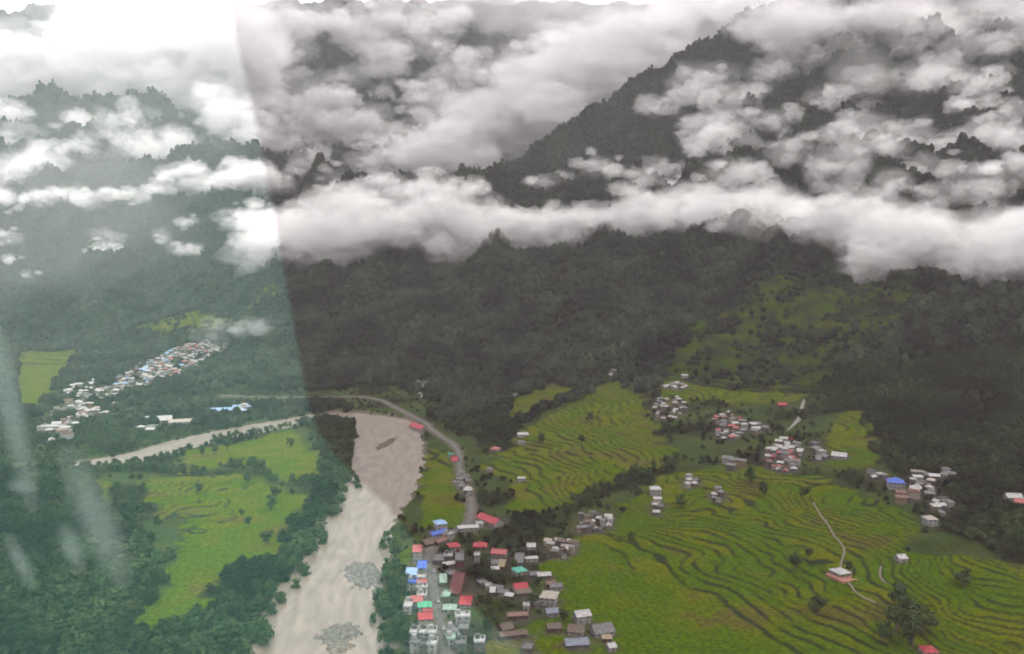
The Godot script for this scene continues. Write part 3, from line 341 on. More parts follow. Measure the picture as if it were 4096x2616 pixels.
# ---------------------------------------------------------------- helpers
var taken := {}
var mats := {}


func numbered(called: String) -> String:
	var n: int = taken.get(called, 0)
	taken[called] = n + 1
	return called if n == 0 else "%s_%03d" % [called, n]


func thing(called: String, label: String, category: String, group := "") -> Node3D:
	var o := Node3D.new()
	o.name = numbered(called)
	tag(o, label, category, group)
	add_child(o)
	return o


func tag(o: Node, label: String, category := "", group := "", kind := "") -> void:
	if label: o.set_meta("label", label)
	if category: o.set_meta("category", category)
	if group: o.set_meta("group", group)
	if kind: o.set_meta("kind", kind)


func put(called: String, mesh: Mesh, m: Material, parent: Node = null) -> MeshInstance3D:
	var o := MeshInstance3D.new()
	o.name = called if parent else numbered(called)
	o.mesh = mesh
	o.material_override = m
	(parent if parent else self).add_child(o, true)
	return o


func face(st: SurfaceTool, points: Array, out: Vector3) -> void:      # a flat convex face whose front looks along out
	var a: Vector3 = points[0]
	var n: Vector3 = (points[1] - a).cross(points[2] - a)
	var p := points.duplicate()
	if n.dot(out) > 0.0:
		p.reverse()
	for i in range(1, p.size() - 1):
		for v in [p[0], p[i], p[i + 1]]:
			st.add_vertex(v)


func begin() -> SurfaceTool:
	var st := SurfaceTool.new()
	st.begin(Mesh.PRIMITIVE_TRIANGLES)
	st.set_smooth_group(-1)
	return st


func done(st: SurfaceTool) -> ArrayMesh:
	st.generate_normals()
	return st.commit()


func box(st: SurfaceTool, lo: Vector3, hi: Vector3) -> void:
	var c := []
	for i in 8:
		c.append(Vector3(hi.x if i & 1 else lo.x, hi.y if i & 2 else lo.y, hi.z if i & 4 else lo.z))
	face(st, [c[0], c[1], c[3], c[2]], Vector3.FORWARD)
	face(st, [c[4], c[5], c[7], c[6]], Vector3.BACK)
	face(st, [c[0], c[2], c[6], c[4]], Vector3.LEFT)
	face(st, [c[1], c[3], c[7], c[5]], Vector3.RIGHT)
	face(st, [c[0], c[1], c[5], c[4]], Vector3.DOWN)
	face(st, [c[2], c[3], c[7], c[6]], Vector3.UP)


func grain(freq: float, low: float, high: float, sd: int, octaves := 4) -> NoiseTexture2D:
	var n := FastNoiseLite.new()
	n.seed = sd
	n.frequency = freq
	n.fractal_octaves = octaves
	var ramp := Gradient.new()
	ramp.set_color(0, Color(low, low, low))
	ramp.set_color(1, Color(high, high, high))
	var t := NoiseTexture2D.new()
	t.width = 512
	t.height = 512
	t.seamless = true
	t.noise = n
	t.color_ramp = ramp
	return t


func linear(r: float, g: float, b: float) -> Color:
	return Color(r, g, b).linear_to_srgb()


func matte(c: Color, rough := 0.9, tex: Texture2D = null, metres := 4.0) -> StandardMaterial3D:
	var m := StandardMaterial3D.new()
	m.albedo_color = c
	m.roughness = rough
	m.metallic_specular = 0.3
	if tex:
		m.albedo_texture = tex
		m.uv1_triplanar = true
		m.uv1_world_triplanar = true
		m.uv1_scale = Vector3.ONE / metres
	return m


const TINTS := {
	"red": [0.26, 0.028, 0.038], "pink": [0.28, 0.075, 0.075], "maroon": [0.09, 0.025, 0.025], "rust": [0.13, 0.075, 0.055], "brown": [0.085, 0.065, 0.05], "tan": [0.19, 0.15, 0.09],
	"white": [0.29, 0.29, 0.285], "ivory": [0.27, 0.24, 0.21], "grey": [0.10, 0.10, 0.10], "slate": [0.13, 0.15, 0.19], "blue": [0.045, 0.09, 0.34], "sky": [0.19, 0.30, 0.46],
	"green": [0.05, 0.26, 0.14], "teal": [0.06, 0.27, 0.20], "mint": [0.17, 0.25, 0.20], "terra": [0.26, 0.12, 0.08],
}


func make_materials() -> void:
	var worn := grain(0.012, 0.45, 1.0, 3)
	var fine := grain(0.03, 0.75, 1.0, 4)
	for k in TINTS:
		var c: Array = TINTS[k]
		mats["roof_" + k] = matte(linear(c[0], c[1], c[2]), 0.6, worn, 9.0)
		mats["wall_" + k] = matte(linear(c[0] * 0.72, c[1] * 0.72, c[2] * 0.70), 0.9, worn, 6.0)
	mats.pane = matte(linear(0.02, 0.022, 0.025), 0.3)
	mats.door = matte(linear(0.06, 0.04, 0.03), 0.7)
	mats.stone = matte(linear(0.085, 0.08, 0.072), 0.95, fine, 5.0)
	mats.road = matte(linear(0.085, 0.082, 0.075), 0.9, worn, 14.0)
	mats.track = matte(linear(0.085, 0.075, 0.055), 0.95, fine, 6.0)
	mats.scar = matte(linear(0.17, 0.17, 0.16), 0.95, worn, 10.0)
	var land := StandardMaterial3D.new()
	land.vertex_color_use_as_albedo = true
	land.albedo_texture = grain(0.02, 0.55, 1.0, 8, 5)
	land.uv1_triplanar = true
	land.uv1_world_triplanar = true
	land.uv1_scale = Vector3.ONE / 38.0
	land.roughness = 1.0
	land.metallic_specular = 0.1
	mats.land = land
	var leaves := StandardMaterial3D.new()
	leaves.vertex_color_use_as_albedo = true
	leaves.roughness = 0.9
	leaves.metallic_specular = 0.15
	leaves.cull_mode = BaseMaterial3D.CULL_DISABLED
	mats.leaves = leaves
	mats.bark = matte(linear(0.05, 0.04, 0.03), 0.95)
	var water := StandardMaterial3D.new()
	water.albedo_color = linear(0.104, 0.089, 0.070)
	water.albedo_texture = grain(0.014, 0.72, 1.0, 17, 5)
	water.uv1_scale = Vector3(1.3, 0.5, 1.0)
	water.metallic_specular = 0.3
	water.roughness = 0.38
	var n := FastNoiseLite.new()
	n.seed = 40
	n.frequency = 0.03
	n.fractal_octaves = 5
	var nt := NoiseTexture2D.new()
	nt.width = 512
	nt.height = 512
	nt.seamless = true
	nt.noise = n
	nt.as_normal_map = true
	nt.bump_strength = 14.0
	water.normal_enabled = true
	water.normal_texture = nt
	water.normal_scale = 0.05
	mats.water = water


# ---------------------------------------------------------------- the lie of the land (x east, d = -z north, metres)
var n_big := FastNoiseLite.new()
var n_mid := FastNoiseLite.new()
var n_low := FastNoiseLite.new()
var n_fine := FastNoiseLite.new()
const GX0 := -1200.0
const GD0 := 200.0
const GC := 5.0
const GW := 440
const GH := 360
var river_dist := PackedFloat32Array()      # metres to the water's edge, negative in the river
var road_dist := PackedFloat32Array()
var paddy := PackedFloat32Array()           # 0..1 how much a place is terraced paddy
var house_dist := PackedFloat32Array()


func set_noise() -> void:
	n_big.seed = 11; n_big.noise_type = FastNoiseLite.TYPE_SIMPLEX; n_big.frequency = 1.0 / 620.0; n_big.fractal_type = FastNoiseLite.FRACTAL_RIDGED; n_big.fractal_octaves = 4
	n_mid.seed = 5; n_mid.noise_type = FastNoiseLite.TYPE_SIMPLEX; n_mid.frequency = 1.0 / 170.0; n_mid.fractal_octaves = 3
	n_low.seed = 23; n_low.noise_type = FastNoiseLite.TYPE_SIMPLEX; n_low.frequency = 1.0 / 60.0; n_low.fractal_octaves = 2
	n_fine.seed = 31; n_fine.noise_type = FastNoiseLite.TYPE_SIMPLEX; n_fine.frequency = 1.0 / 14.0; n_fine.fractal_octaves = 3


func soft(t: float, k: float) -> float:
	var q := t / k
	return t if q > 12.0 else 0.0 if q < -12.0 else k * log(1.0 + exp(q))


func table(xs: Array, ys: Array, x: float) -> float:
	if x <= xs[0]:
		return ys[0]
	for i in range(1, xs.size()):
		if x <= xs[i]:
			return lerpf(ys[i - 1], ys[i], smoothstep(xs[i - 1], xs[i], x))
	return ys[-1]


func grid(g: PackedFloat32Array, x: float, d: float, outside: float) -> float:
	if g.is_empty():
		return outside
	var u := (x - GX0) / GC
	var v := (d - GD0) / GC
	if u < 0.0 or v < 0.0 or u >= GW - 1 or v >= GH - 1:
		return outside
	var i := int(u)
	var j := int(v)
	var k := j * GW + i
	u -= i
	v -= j
	return lerpf(lerpf(g[k], g[k + 1], u), lerpf(g[k + GW], g[k + GW + 1], u), v)


func slope_of_hill(x: float, d: float) -> float:      # the gentle hillside east of the river, before it is cut into terraces
	var s := 0.9 * x + 0.43 * d - 318.0 + 16.0 * n_mid.get_noise_2d(x, d) + 6.0 * n_low.get_noise_2d(x, d) + 1.3 * n_fine.get_noise_2d(x * 0.6, d * 0.6)
	var rise := 0.125 * soft(s, 22.0)
	rise = 44.0 * tanh(rise / 44.0)
	var west := 0.11 * soft(-x - 235.0 + 14.0 * n_low.get_noise_2d(x, d + 500.0) + 30.0 * n_mid.get_noise_2d(x + 900.0, d), 18.0) * (1.0 - smoothstep(690.0, 840.0, d))
	return rise + minf(west, 40.0)


const FX := [-900.0, -700.0, -421.0, -129.0, 0.0, 150.0, 300.0, 450.0, 700.0, 1000.0]
const FD := [1880.0, 1800.0, 1330.0, 1270.0, 1220.0, 1110.0, 985.0, 890.0, 760.0, 640.0]


func mountains(x: float, d: float) -> float:
	if d < 560.0:
		return 0.0
	var warp := 60.0 * n_mid.get_noise_2d(x * 0.5, d * 0.5)
	var t := d - table(FX, FD, x) + warp
	var west := smoothstep(-350.0, -800.0, x)
	var steep := lerpf(0.285, 0.66, west)
	var h := steep * soft(t, 60.0) + lerpf(0.00009, 0.0, west) * maxf(0.0, t - 250.0) ** 2
	var top := lerpf(390.0, 780.0, smoothstep(-800.0, -1350.0, x))
	var top_at := lerpf(1050.0, 1150.0, west)
	h = minf(h, top - 0.35 * (t - top_at))
	# the ridge that climbs to the right behind the cloud bank
	if d > 1800.0:
		var crest := 440.0 + 0.585 * (x + 157.0) if x > -157.0 else 440.0 + 0.5 * (x + 157.0)
		crest = 1180.0 - soft(1180.0 - crest, 60.0) + 22.0 * n_mid.get_noise_2d(x, 0.0)
		var r := crest - 0.66 * absf(d - 3000.0 + 40.0 * n_mid.get_noise_2d(x, d * 0.4)) - 0.25 * maxf(0.0, d - 3000.0)
		h = maxf(h, r)
		h = maxf(h, 1900.0 - 0.6 * absf(d - 5600.0) - 60.0)
	var body := smoothstep(20.0, 320.0, h)
	return maxf(h, 0.0) + body * lerpf(1.0, 0.45, smoothstep(2200.0, 2700.0, d) * smoothstep(-700.0, -200.0, x)) * (75.0 * n_big.get_noise_2d(x, d) + 28.0 * n_mid.get_noise_2d(x * 1.5, d * 1.5)) + smoothstep(4.0, 60.0, h) * 3.0 * n_low.get_noise_2d(x, d)


var bank := 0.0       # set by ground(): how much the place is a terrace's weedy bank
var terrace := 0.0    # and the number of the terrace
var height_of_mountain := 0.0
var in_paddy := 0.0
var to_water := 500.0


func ground(x: float, d: float) -> float:
	var hill := slope_of_hill(x, d)
	var far := mountains(x, d)
	var p := grid(paddy, x, d, 0.0)
	var h := hill + far
	bank = 0.0
	in_paddy = p
	height_of_mountain = far
	if p > 0.02:
		var step := 0.68 + 0.0011 * maxf(d - 520.0, 0.0) + 0.016 * far + 0.4 * n_mid.get_noise_2d(x * 0.5, d * 0.5)
		if far > 12.0:
			step = 3.6
		var q := h / step
		var fr := q - floorf(q)
		bank = (smoothstep(0.76, 0.84, fr) if far < 12.0 else smoothstep(0.5, 0.62, fr)) if h > 0.7 else 0.0
		terrace = floorf(q)
		h = lerpf(h, step * (floorf(q) + smoothstep(0.74, 1.0, fr)), smoothstep(0.05, 0.6, p))
	else:
		h += 0.5 * n_low.get_noise_2d(x * 2.0, d * 2.0)
	var rd := grid(river_dist, x, d, 500.0)
	to_water = rd
	if rd < 40.0:
		rd += 3.0 * n_low.get_noise_2d(x * 2.2, d * 2.2) + 1.6 * n_fine.get_noise_2d(x, d)
		to_water = rd
		h = lerpf(h, -4.5, smoothstep(9.0, -7.0, rd))
	return h


func segment_grid(lines: Array, widths: Array) -> PackedFloat32Array:
	var g := PackedFloat32Array()
	g.resize(GW * GH)
	g.fill(500.0)
	for n in lines.size():
		var line: Array = lines[n]
		for i in range(line.size() - 1):
			var a: Vector2 = line[i]
			var b: Vector2 = line[i + 1]
			var wa: float = widths[n][i]
			var wb: float = widths[n][i + 1]
			var reach := 60.0 + maxf(wa, wb)
			var i0 := clampi(int((minf(a.x, b.x) - reach - GX0) / GC), 0, GW - 1)
			var i1 := clampi(int((maxf(a.x, b.x) + reach - GX0) / GC) + 1, 0, GW - 1)
			var j0 := clampi(int((minf(a.y, b.y) - reach - GD0) / GC), 0, GH - 1)
			var j1 := clampi(int((maxf(a.y, b.y) + reach - GD0) / GC) + 1, 0, GH - 1)
			var ab := b - a
			var ll := maxf(ab.length_squared(), 0.01)
			for j in range(j0, j1 + 1):
				for k in range(i0, i1 + 1):
					var p := Vector2(GX0 + k * GC, GD0 + j * GC)
					var t := clampf((p - a).dot(ab) / ll, 0.0, 1.0)
					var dist := p.distance_to(a + ab * t) - lerpf(wa, wb, t)
					if dist < g[j * GW + k]:
						g[j * GW + k] = dist
	return g


func smooth_line(points: Array, widths: Array, spacing: float) -> Array:      # a Catmull-Rom curve through the points: [points, widths]
	var out := []
	var ws := []
	for i in range(points.size() - 1):
		var p0: Vector2 = points[maxi(i - 1, 0)]
		var p1: Vector2 = points[i]
		var p2: Vector2 = points[i + 1]
		var p3: Vector2 = points[mini(i + 2, points.size() - 1)]
		var n := maxi(1, int(p1.distance_to(p2) / spacing))
		for k in n:
			var t := float(k) / n
			out.append(p1.cubic_interpolate(p2, p0, p3, t))
			ws.append(lerpf(widths[i], widths[i + 1], t))
	out.append(points[-1])
	ws.append(widths[-1])
	return [out, ws]



func make_grids() -> void:
	var pts := []
	var ws := []
	for r in RIVER:
		pts.append(Vector2(r.x, r.y))
		ws.append(r.z)
	river_line = smooth_line(pts, ws, 9.0)
	river_dist = segment_grid([river_line[0]], [river_line[1]])
	var lines := []
	var widths := []
	for k in ROADS:
		var flat := []
		flat.resize(ROADS[k].size())
		flat.fill(2.6)
		var s := smooth_line(ROADS[k], flat, 5.0)
		road_lines[k] = s[0]
		lines.append(s[0])
		widths.append(s[1])
	road_dist = segment_grid(lines, widths)
	paddy = zone_grid(PADDIES)
	forest = zone_grid(FORESTS)
	# houses, as points with their own yard
	house_dist.resize(GW * GH)
	house_dist.fill(500.0)
	for h in HOUSES:
		yard(h[0], h[1], maxf(h[2], h[3]) * 0.5)
	for c in HAMLETS:
		for i in range(0, c[0].size(), 2):
			yard(c[0][i], c[0][i + 1], 4.0)


var river_line: Array
var road_lines := {}
var forest := PackedFloat32Array()


func yard(x: float, d: float, r: float) -> void:
	var i0 := int((x - GX0) / GC)
	var j0 := int((d - GD0) / GC)
	for j in range(maxi(j0 - 5, 0), mini(j0 + 6, GH)):
		for i in range(maxi(i0 - 5, 0), mini(i0 + 6, GW)):
			var k := j * GW + i
			house_dist[k] = minf(house_dist[k], Vector2(GX0 + i * GC, GD0 + j * GC).distance_to(Vector2(x, d)) - r)


func zone_grid(zones: Dictionary) -> PackedFloat32Array:
	var g := PackedFloat32Array()
	g.resize(GW * GH)
	for z in zones:
		var poly := PackedVector2Array(zones[z])
		var lo := poly[0]
		var hi := poly[0]
		for p in poly:
			lo = lo.min(p)
			hi = hi.max(p)
		for j in range(clampi(int((lo.y - GD0) / GC) - 2, 0, GH), clampi(int((hi.y - GD0) / GC) + 3, 0, GH)):
			for i in range(clampi(int((lo.x - GX0) / GC) - 2, 0, GW), clampi(int((hi.x - GX0) / GC) + 3, 0, GW)):
				var x := GX0 + i * GC
				var d := GD0 + j * GC
				var wobble := Vector2(n_low.get_noise_2d(x * 1.5, d * 1.5), n_low.get_noise_2d(x * 1.5 + 700.0, d * 1.5)) * 10.0
				if Geometry2D.is_point_in_polygon(Vector2(x, d) + wobble, poly):
					g[j * GW + i] = 1.0
	return g


# ---------------------------------------------------------------- ground, mountains
func land_color(x: float, d: float) -> Color:      # call right after ground(x, d)
	var a := n_mid.get_noise_2d(x * 1.3 + 300.0, d * 1.3)
	var b := n_low.get_noise_2d(x * 1.4, d * 1.4 + 90.0)
	var f := n_fine.get_noise_2d(x, d)
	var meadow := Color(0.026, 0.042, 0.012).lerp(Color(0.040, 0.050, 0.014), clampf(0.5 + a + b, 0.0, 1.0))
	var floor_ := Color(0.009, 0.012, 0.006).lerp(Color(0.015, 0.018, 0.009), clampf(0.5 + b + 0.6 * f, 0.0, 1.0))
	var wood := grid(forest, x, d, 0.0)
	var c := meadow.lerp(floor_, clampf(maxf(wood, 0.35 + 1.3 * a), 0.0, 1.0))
	if height_of_mountain > 6.0:
		var grass := smoothstep(0.28, 0.5, n_mid.get_noise_2d(x * 0.8 + 60.0, d * 0.8) + 0.3 * b) * (1.0 if d > 3200.0 else 0.35)
		c = c.lerp(floor_.lerp(Color(0.022, 0.031, 0.011), grass), smoothstep(6.0, 22.0, height_of_mountain))
	if in_paddy > 0.05:
		var along := floorf((0.9 * d - 0.43 * x) / 34.0 + fposmod(sin(terrace * 78.233) * 437.585, 1.0) * 5.0 + 0.3 * b)
		var hue := fposmod(sin(terrace * 12.9898 + along * 4.1414) * 437.585, 1.0)
		var field := Color(0.036, 0.064, 0.002).lerp(Color(0.066, 0.070, 0.003), clampf((0.28 if terrace > 0.5 else 0.08) + 0.7 * a + 0.4 * b + 0.9 * (hue - 0.5) * clampf(terrace, 0.0, 1.0), 0.0, 1.0))
		field = field.lerp(Color(0.066, 0.074, 0.007), 0.75 * smoothstep(600.0, 760.0, d) * smoothstep(-0.5, 0.3, b))
		field = field.lerp(Color(0.054, 0.048, 0.014), 0.7 * smoothstep(0.42, 0.65, a + 0.4 * b))
		field *= 1.0 + 0.10 * f
		field = field.lerp(Color(0.015, 0.020, 0.008), bank * clampf(1.1 + 1.4 * b + 0.9 * f, 0.2, 1.0))
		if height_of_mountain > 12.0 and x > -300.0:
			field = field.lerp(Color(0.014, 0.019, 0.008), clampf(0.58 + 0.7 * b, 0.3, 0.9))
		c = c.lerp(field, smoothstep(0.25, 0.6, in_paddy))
	var hd := grid(house_dist, x, d, 500.0)
	if hd < 6.0:
		c = c.lerp(Color(0.060, 0.055, 0.045), smoothstep(5.0, 0.0, hd + 3.0 * f) * 0.6)
	var rd := grid(road_dist, x, d, 500.0)
	if rd < 4.0:
		c = c.lerp(Color(0.085, 0.078, 0.062), smoothstep(4.0, 0.5, rd + 1.5 * f))
	if to_water < 9.0:
		c = c.lerp(Color(0.11, 0.095, 0.08), smoothstep(7.0 + 4.0 * b, 1.0, to_water))
	return Color(c.r * 1.02, c.g * 1.02, c.b * 1.02)


func make_land() -> void:
	sheet("valley_floor", 180.0, 1000.0, 0.0029, 680)
	sheet("mountains", 1000.0, 7000.0, 0.0031, 680)
	# the country beyond and behind, far below
	var st := begin()
	face(st, [Vector3(-25000, -9, -25000), Vector3(25000, -9, -25000), Vector3(25000, -9, 25000), Vector3(-25000, -9, 25000)], Vector3.UP)
	put("ground", done(st), matte(linear(0.025, 0.035, 0.016), 1.0)).set_meta("kind", "structure")


func sheet(called: String, d0: float, d1: float, ratio: float, columns: int) -> void:
	var rows := int(ceil(log(d1 / d0) / ratio)) + 1
	var spread := 0.86
	var n := rows * columns
	var v := PackedVector3Array()
	var c := PackedColorArray()
	v.resize(n)
	c.resize(n)
	for j in rows:
		var d := d0 * pow(d1 / d0, float(j) / (rows - 1))
		for i in columns:
			var x := d * spread * (2.0 * i / (columns - 1) - 1.0)
			var h := ground(x, d)
			v[j * columns + i] = Vector3(x, h, -d)
			c[j * columns + i] = land_color(x, d)
	var normals := PackedVector3Array()
	normals.resize(n)
	for j in rows:
		for i in columns:
			var px := v[j * columns + mini(i + 1, columns - 1)] - v[j * columns + maxi(i - 1, 0)]
			var pd := v[mini(j + 1, rows - 1) * columns + i] - v[maxi(j - 1, 0) * columns + i]
			normals[j * columns + i] = px.cross(pd).normalized()
	var index := PackedInt32Array()
	index.resize((rows - 1) * (columns - 1) * 6)
	var k := 0
	for j in rows - 1:
		for i in columns - 1:
			var a := j * columns + i
			index[k] = a; index[k + 1] = a + columns; index[k + 2] = a + 1
			index[k + 3] = a + 1; index[k + 4] = a + columns; index[k + 5] = a + columns + 1
			k += 6
	var arrays := []
	arrays.resize(Mesh.ARRAY_MAX)
	arrays[Mesh.ARRAY_VERTEX] = v
	arrays[Mesh.ARRAY_NORMAL] = normals
	arrays[Mesh.ARRAY_COLOR] = c
	arrays[Mesh.ARRAY_INDEX] = index
	var mesh := ArrayMesh.new()
	mesh.add_surface_from_arrays(Mesh.PRIMITIVE_TRIANGLES, arrays)
	put(called, mesh, mats.land).set_meta("kind", "structure")


# ---------------------------------------------------------------- river, its bars, roads and paths
func ribbon(line: Array, half: Array, height: Callable, across := 2) -> ArrayMesh:
	var st := SurfaceTool.new()
	st.begin(Mesh.PRIMITIVE_TRIANGLES)
	for i in line.size():
		var p: Vector2 = line[i]
		var t: Vector2 = (line[mini(i + 1, line.size() - 1)] - line[maxi(i - 1, 0)]).normalized()
		var s := Vector2(-t.y, t.x)
		for k in across:
			var q: Vector2 = p + s * half[i] * (2.0 * k / (across - 1) - 1.0)
			st.set_normal(Vector3.UP)
			st.set_uv(Vector2(float(k) / (across - 1), i / 14.0))
			st.add_vertex(Vector3(q.x, height.call(q.x, q.y), -q.y))
	for i in line.size() - 1:
		for k in across - 1:
			var a := i * across + k
			for q in [a, a + 1, a + across, a + 1, a + across + 1, a + across]:
				st.add_index(q)
	return st.commit()


func make_river() -> void:
	var half := []
	for w in river_line[1]:
		half.append(w + 9.0)
	put("river", ribbon(river_line[0], half, func(_x, _d): return -1.3, 3), mats.water).set_meta("kind", "structure")
	bar("gravel_bar", Vector2(-93, 520), Vector2(12, 27), 20, Color(0.085, 0.084, 0.078), 71)
	bar("gravel_bar", Vector2(-90, 434), Vector2(11, 14), -15, Color(0.08, 0.077, 0.07), 72)
	bar("gravel_bar", Vector2(-87, 418), Vector2(7, 8), 10, Color(0.10, 0.085, 0.07), 74)
	bar("mud_bar", Vector2(-137, 917), Vector2(6, 34), -9, Color(0.065, 0.052, 0.035), 73)


func bar(called: String, at: Vector2, r: Vector2, turn: float, tint: Color, sd: int) -> void:
	var st := SurfaceTool.new()
	st.begin(Mesh.PRIMITIVE_TRIANGLES)
	var n := FastNoiseLite.new()
	n.seed = sd
	n.frequency = 0.12
	var rings := 12
	var around := 48
	for j in rings + 1:
		for i in around:
			var a := TAU * i / around
			var f := float(j) / rings
			var p := Vector2(cos(a) * r.x, sin(a) * r.y) * f * (1.0 + 0.5 * n.get_noise_2d(cos(a) * 18.0, sin(a) * 18.0))
			p = p.rotated(deg_to_rad(turn))
			var y := -1.9 + 1.5 * sqrt(maxf(0.0, 1.0 - f * f)) + 0.5 * n.get_noise_2d(p.x * 3.0, p.y * 3.0)
			var shade := 1.0 + 0.55 * n.get_noise_2d(p.x * 4.0 + 50.0, p.y * 1.6)
			st.set_color(Color(tint.r * shade, tint.g * shade, tint.b * shade) * 1.25)
			st.add_vertex(Vector3(p.x, y, -p.y))
	for j in rings:
		for i in around:
			var a := j * around + i
			var b := j * around + (i + 1) % around
			for q in [a, b, a + around, b, b + around, a + around]:
				st.add_index(q)
	st.generate_normals()
	var o := put(called, st.commit(), mats.land)
	o.position = Vector3(at.x, 0, -at.y)
	o.set_meta("kind", "structure")
	var rng := RandomNumberGenerator.new()
	rng.seed = sd
	var mm := MultiMesh.new()
	mm.transform_format = MultiMesh.TRANSFORM_3D
	mm.mesh = lump(sd, 6, 4, 0.3, Color.WHITE)
	mm.instance_count = 70
	for k in 70:
		var p := Vector2(rng.randfn() * r.x * 0.42, rng.randfn() * r.y * 0.42).rotated(deg_to_rad(turn))
		var s := rng.randf_range(0.25, 0.9)
		mm.set_instance_transform(k, Transform3D(Basis.from_euler(Vector3(rng.randf(), rng.randf() * 6.0, rng.randf())).scaled(Vector3(s, s * 0.7, s)), Vector3(p.x, -0.75, -p.y)))
	var rocks := MultiMeshInstance3D.new()
	rocks.name = "boulders"
	rocks.multimesh = mm
	rocks.material_override = mats.stone
	rocks.set_meta("kind", "stuff")
	o.add_child(rocks)


func make_roads() -> void:
	var over := func(x, d): return ground(x, d) + 0.4
	for k in ROADS:
		var line: Array = road_lines[k]
		var half := []
		for i in line.size():
			half.append(2.7 if k != "river_road" else 2.0)
		put("road", ribbon(line, half, over, 4), mats.road).set_meta("kind", "structure")
	for k in PATHS:
		var pts: Array = PATHS[k]
		var wide := []
		for i in pts.size():
			wide.append(0.65 if k != "landslip" else [0.8, 2.0, 2.8, 1.5, 0.8][mini(i, 4)])
			if k == "slope_scar": wide[-1] = 2.5
		var s := smooth_line(pts, wide, 4.0)
		put("path" if not (k in ["landslip", "slope_scar"]) else "landslip_ground", ribbon(s[0], s[1], over, 4), mats.scar if k in ["landslip", "slope_scar"] else mats.track).set_meta("kind", "structure")


# ---------------------------------------------------------------- houses
var shapes := {}


func wall_shape(l: float, w: float, h: float, gable: float) -> ArrayMesh:
	var st := begin()
	var x := l * 0.5
	var z := w * 0.5
	box(st, Vector3(-x, -2.5, -z), Vector3(x, h, z))
	if gable > 0.0:
		for s in [-1.0, 1.0]:
			face(st, [Vector3(s * x, h, -z), Vector3(s * x, h, z), Vector3(s * x, h + gable, 0)], Vector3(s, 0, 0))
	return done(st)


func roof_shape(kind: String, l: float, w: float, h: float) -> ArrayMesh:
	var st := begin()
	var e := 0.55
	var x := l * 0.5 + e
	var z := w * 0.5 + e
	if kind == "gable":
		var rise := w * 0.27
		var drop := rise * e / (w * 0.5)
		for s in [-1.0, 1.0]:      # two slabs with thickness
			var a := Vector3(-x, h - drop, s * z)
			var b := Vector3(x, h - drop, s * z)
			var c := Vector3(x, h + rise, 0)
			var d := Vector3(-x, h + rise, 0)
			var t := Vector3(0, 0.16, 0)
			face(st, [a + t, b + t, c + t, d + t], Vector3(0, 1, s))
			face(st, [a, b, c, d], Vector3(0, -1, -s))
			face(st, [a, b, b + t, a + t], Vector3(0, 0, s))
			face(st, [b, c, c + t, b + t], Vector3(1, 0, 0))
			face(st, [a, d, d + t, a + t], Vector3(-1, 0, 0))
	elif kind == "hip":
		var rise := minf(w, l) * 0.3
		var r := maxf(0.0, (l - w) * 0.5) + 0.3
		var p := [Vector3(-x, h, -z), Vector3(x, h, -z), Vector3(x, h, z), Vector3(-x, h, z)]
		var up := Vector3(0, 0.16, 0)
		var a := Vector3(-r, h + rise, 0)
		var b := Vector3(r, h + rise, 0)
		face(st, [p[0] + up, p[1] + up, b, a], Vector3(0, 1, -1))
		face(st, [p[2] + up, p[3] + up, a, b], Vector3(0, 1, 1))
		face(st, [p[1] + up, p[2] + up, b], Vector3(1, 1, 0))
		face(st, [p[3] + up, p[0] + up, a], Vector3(-1, 1, 0))
		face(st, p, Vector3.DOWN)
		for i in 4:
			face(st, [p[i], p[(i + 1) % 4], p[(i + 1) % 4] + up, p[i] + up], p[i] + p[(i + 1) % 4] - Vector3(0, 2 * h, 0))
	elif kind == "shed":
		var a := [Vector3(-x, h + 0.05, z), Vector3(x, h + 0.05, z), Vector3(x, h + 0.05 + w * 0.16, -z), Vector3(-x, h + 0.05 + w * 0.16, -z)]
		var up := Vector3(0, 0.14, 0)
		face(st, [a[0] + up, a[1] + up, a[2] + up, a[3] + up], Vector3.UP)
		face(st, a, Vector3.DOWN)
		for i in 4:
			var m: Vector3 = a[i] + a[(i + 1) % 4]
			face(st, [a[i], a[(i + 1) % 4], a[(i + 1) % 4] + up, a[i] + up], Vector3(m.x, 0, m.z))
	else:      # a concrete deck with a low parapet
		e = 0.25
		x = l * 0.5 + e
		z = w * 0.5 + e
		box(st, Vector3(-x, h + 0.003, -z), Vector3(x, h + 0.22, z))
		var t := 0.2
		for s in [-1.0, 1.0]:
			box(st, Vector3(minf(s * x, s * (x - t)), h + 0.223, -z), Vector3(maxf(s * x, s * (x - t)), h + 0.95, z))
			box(st, Vector3(-x + t + 0.003, h + 0.223, minf(s * z, s * (z - t))), Vector3(x - t - 0.003, h + 0.95, maxf(s * z, s * (z - t))))
	return done(st)


func stand(x: float, d: float, r: float) -> float:      # where a house of that half-width stands: the middle of the ground under it
	return (ground(x, d) * 2.0 + ground(x - r, d) + ground(x + r, d) + ground(x, d - r) + ground(x, d + r)) / 6.0


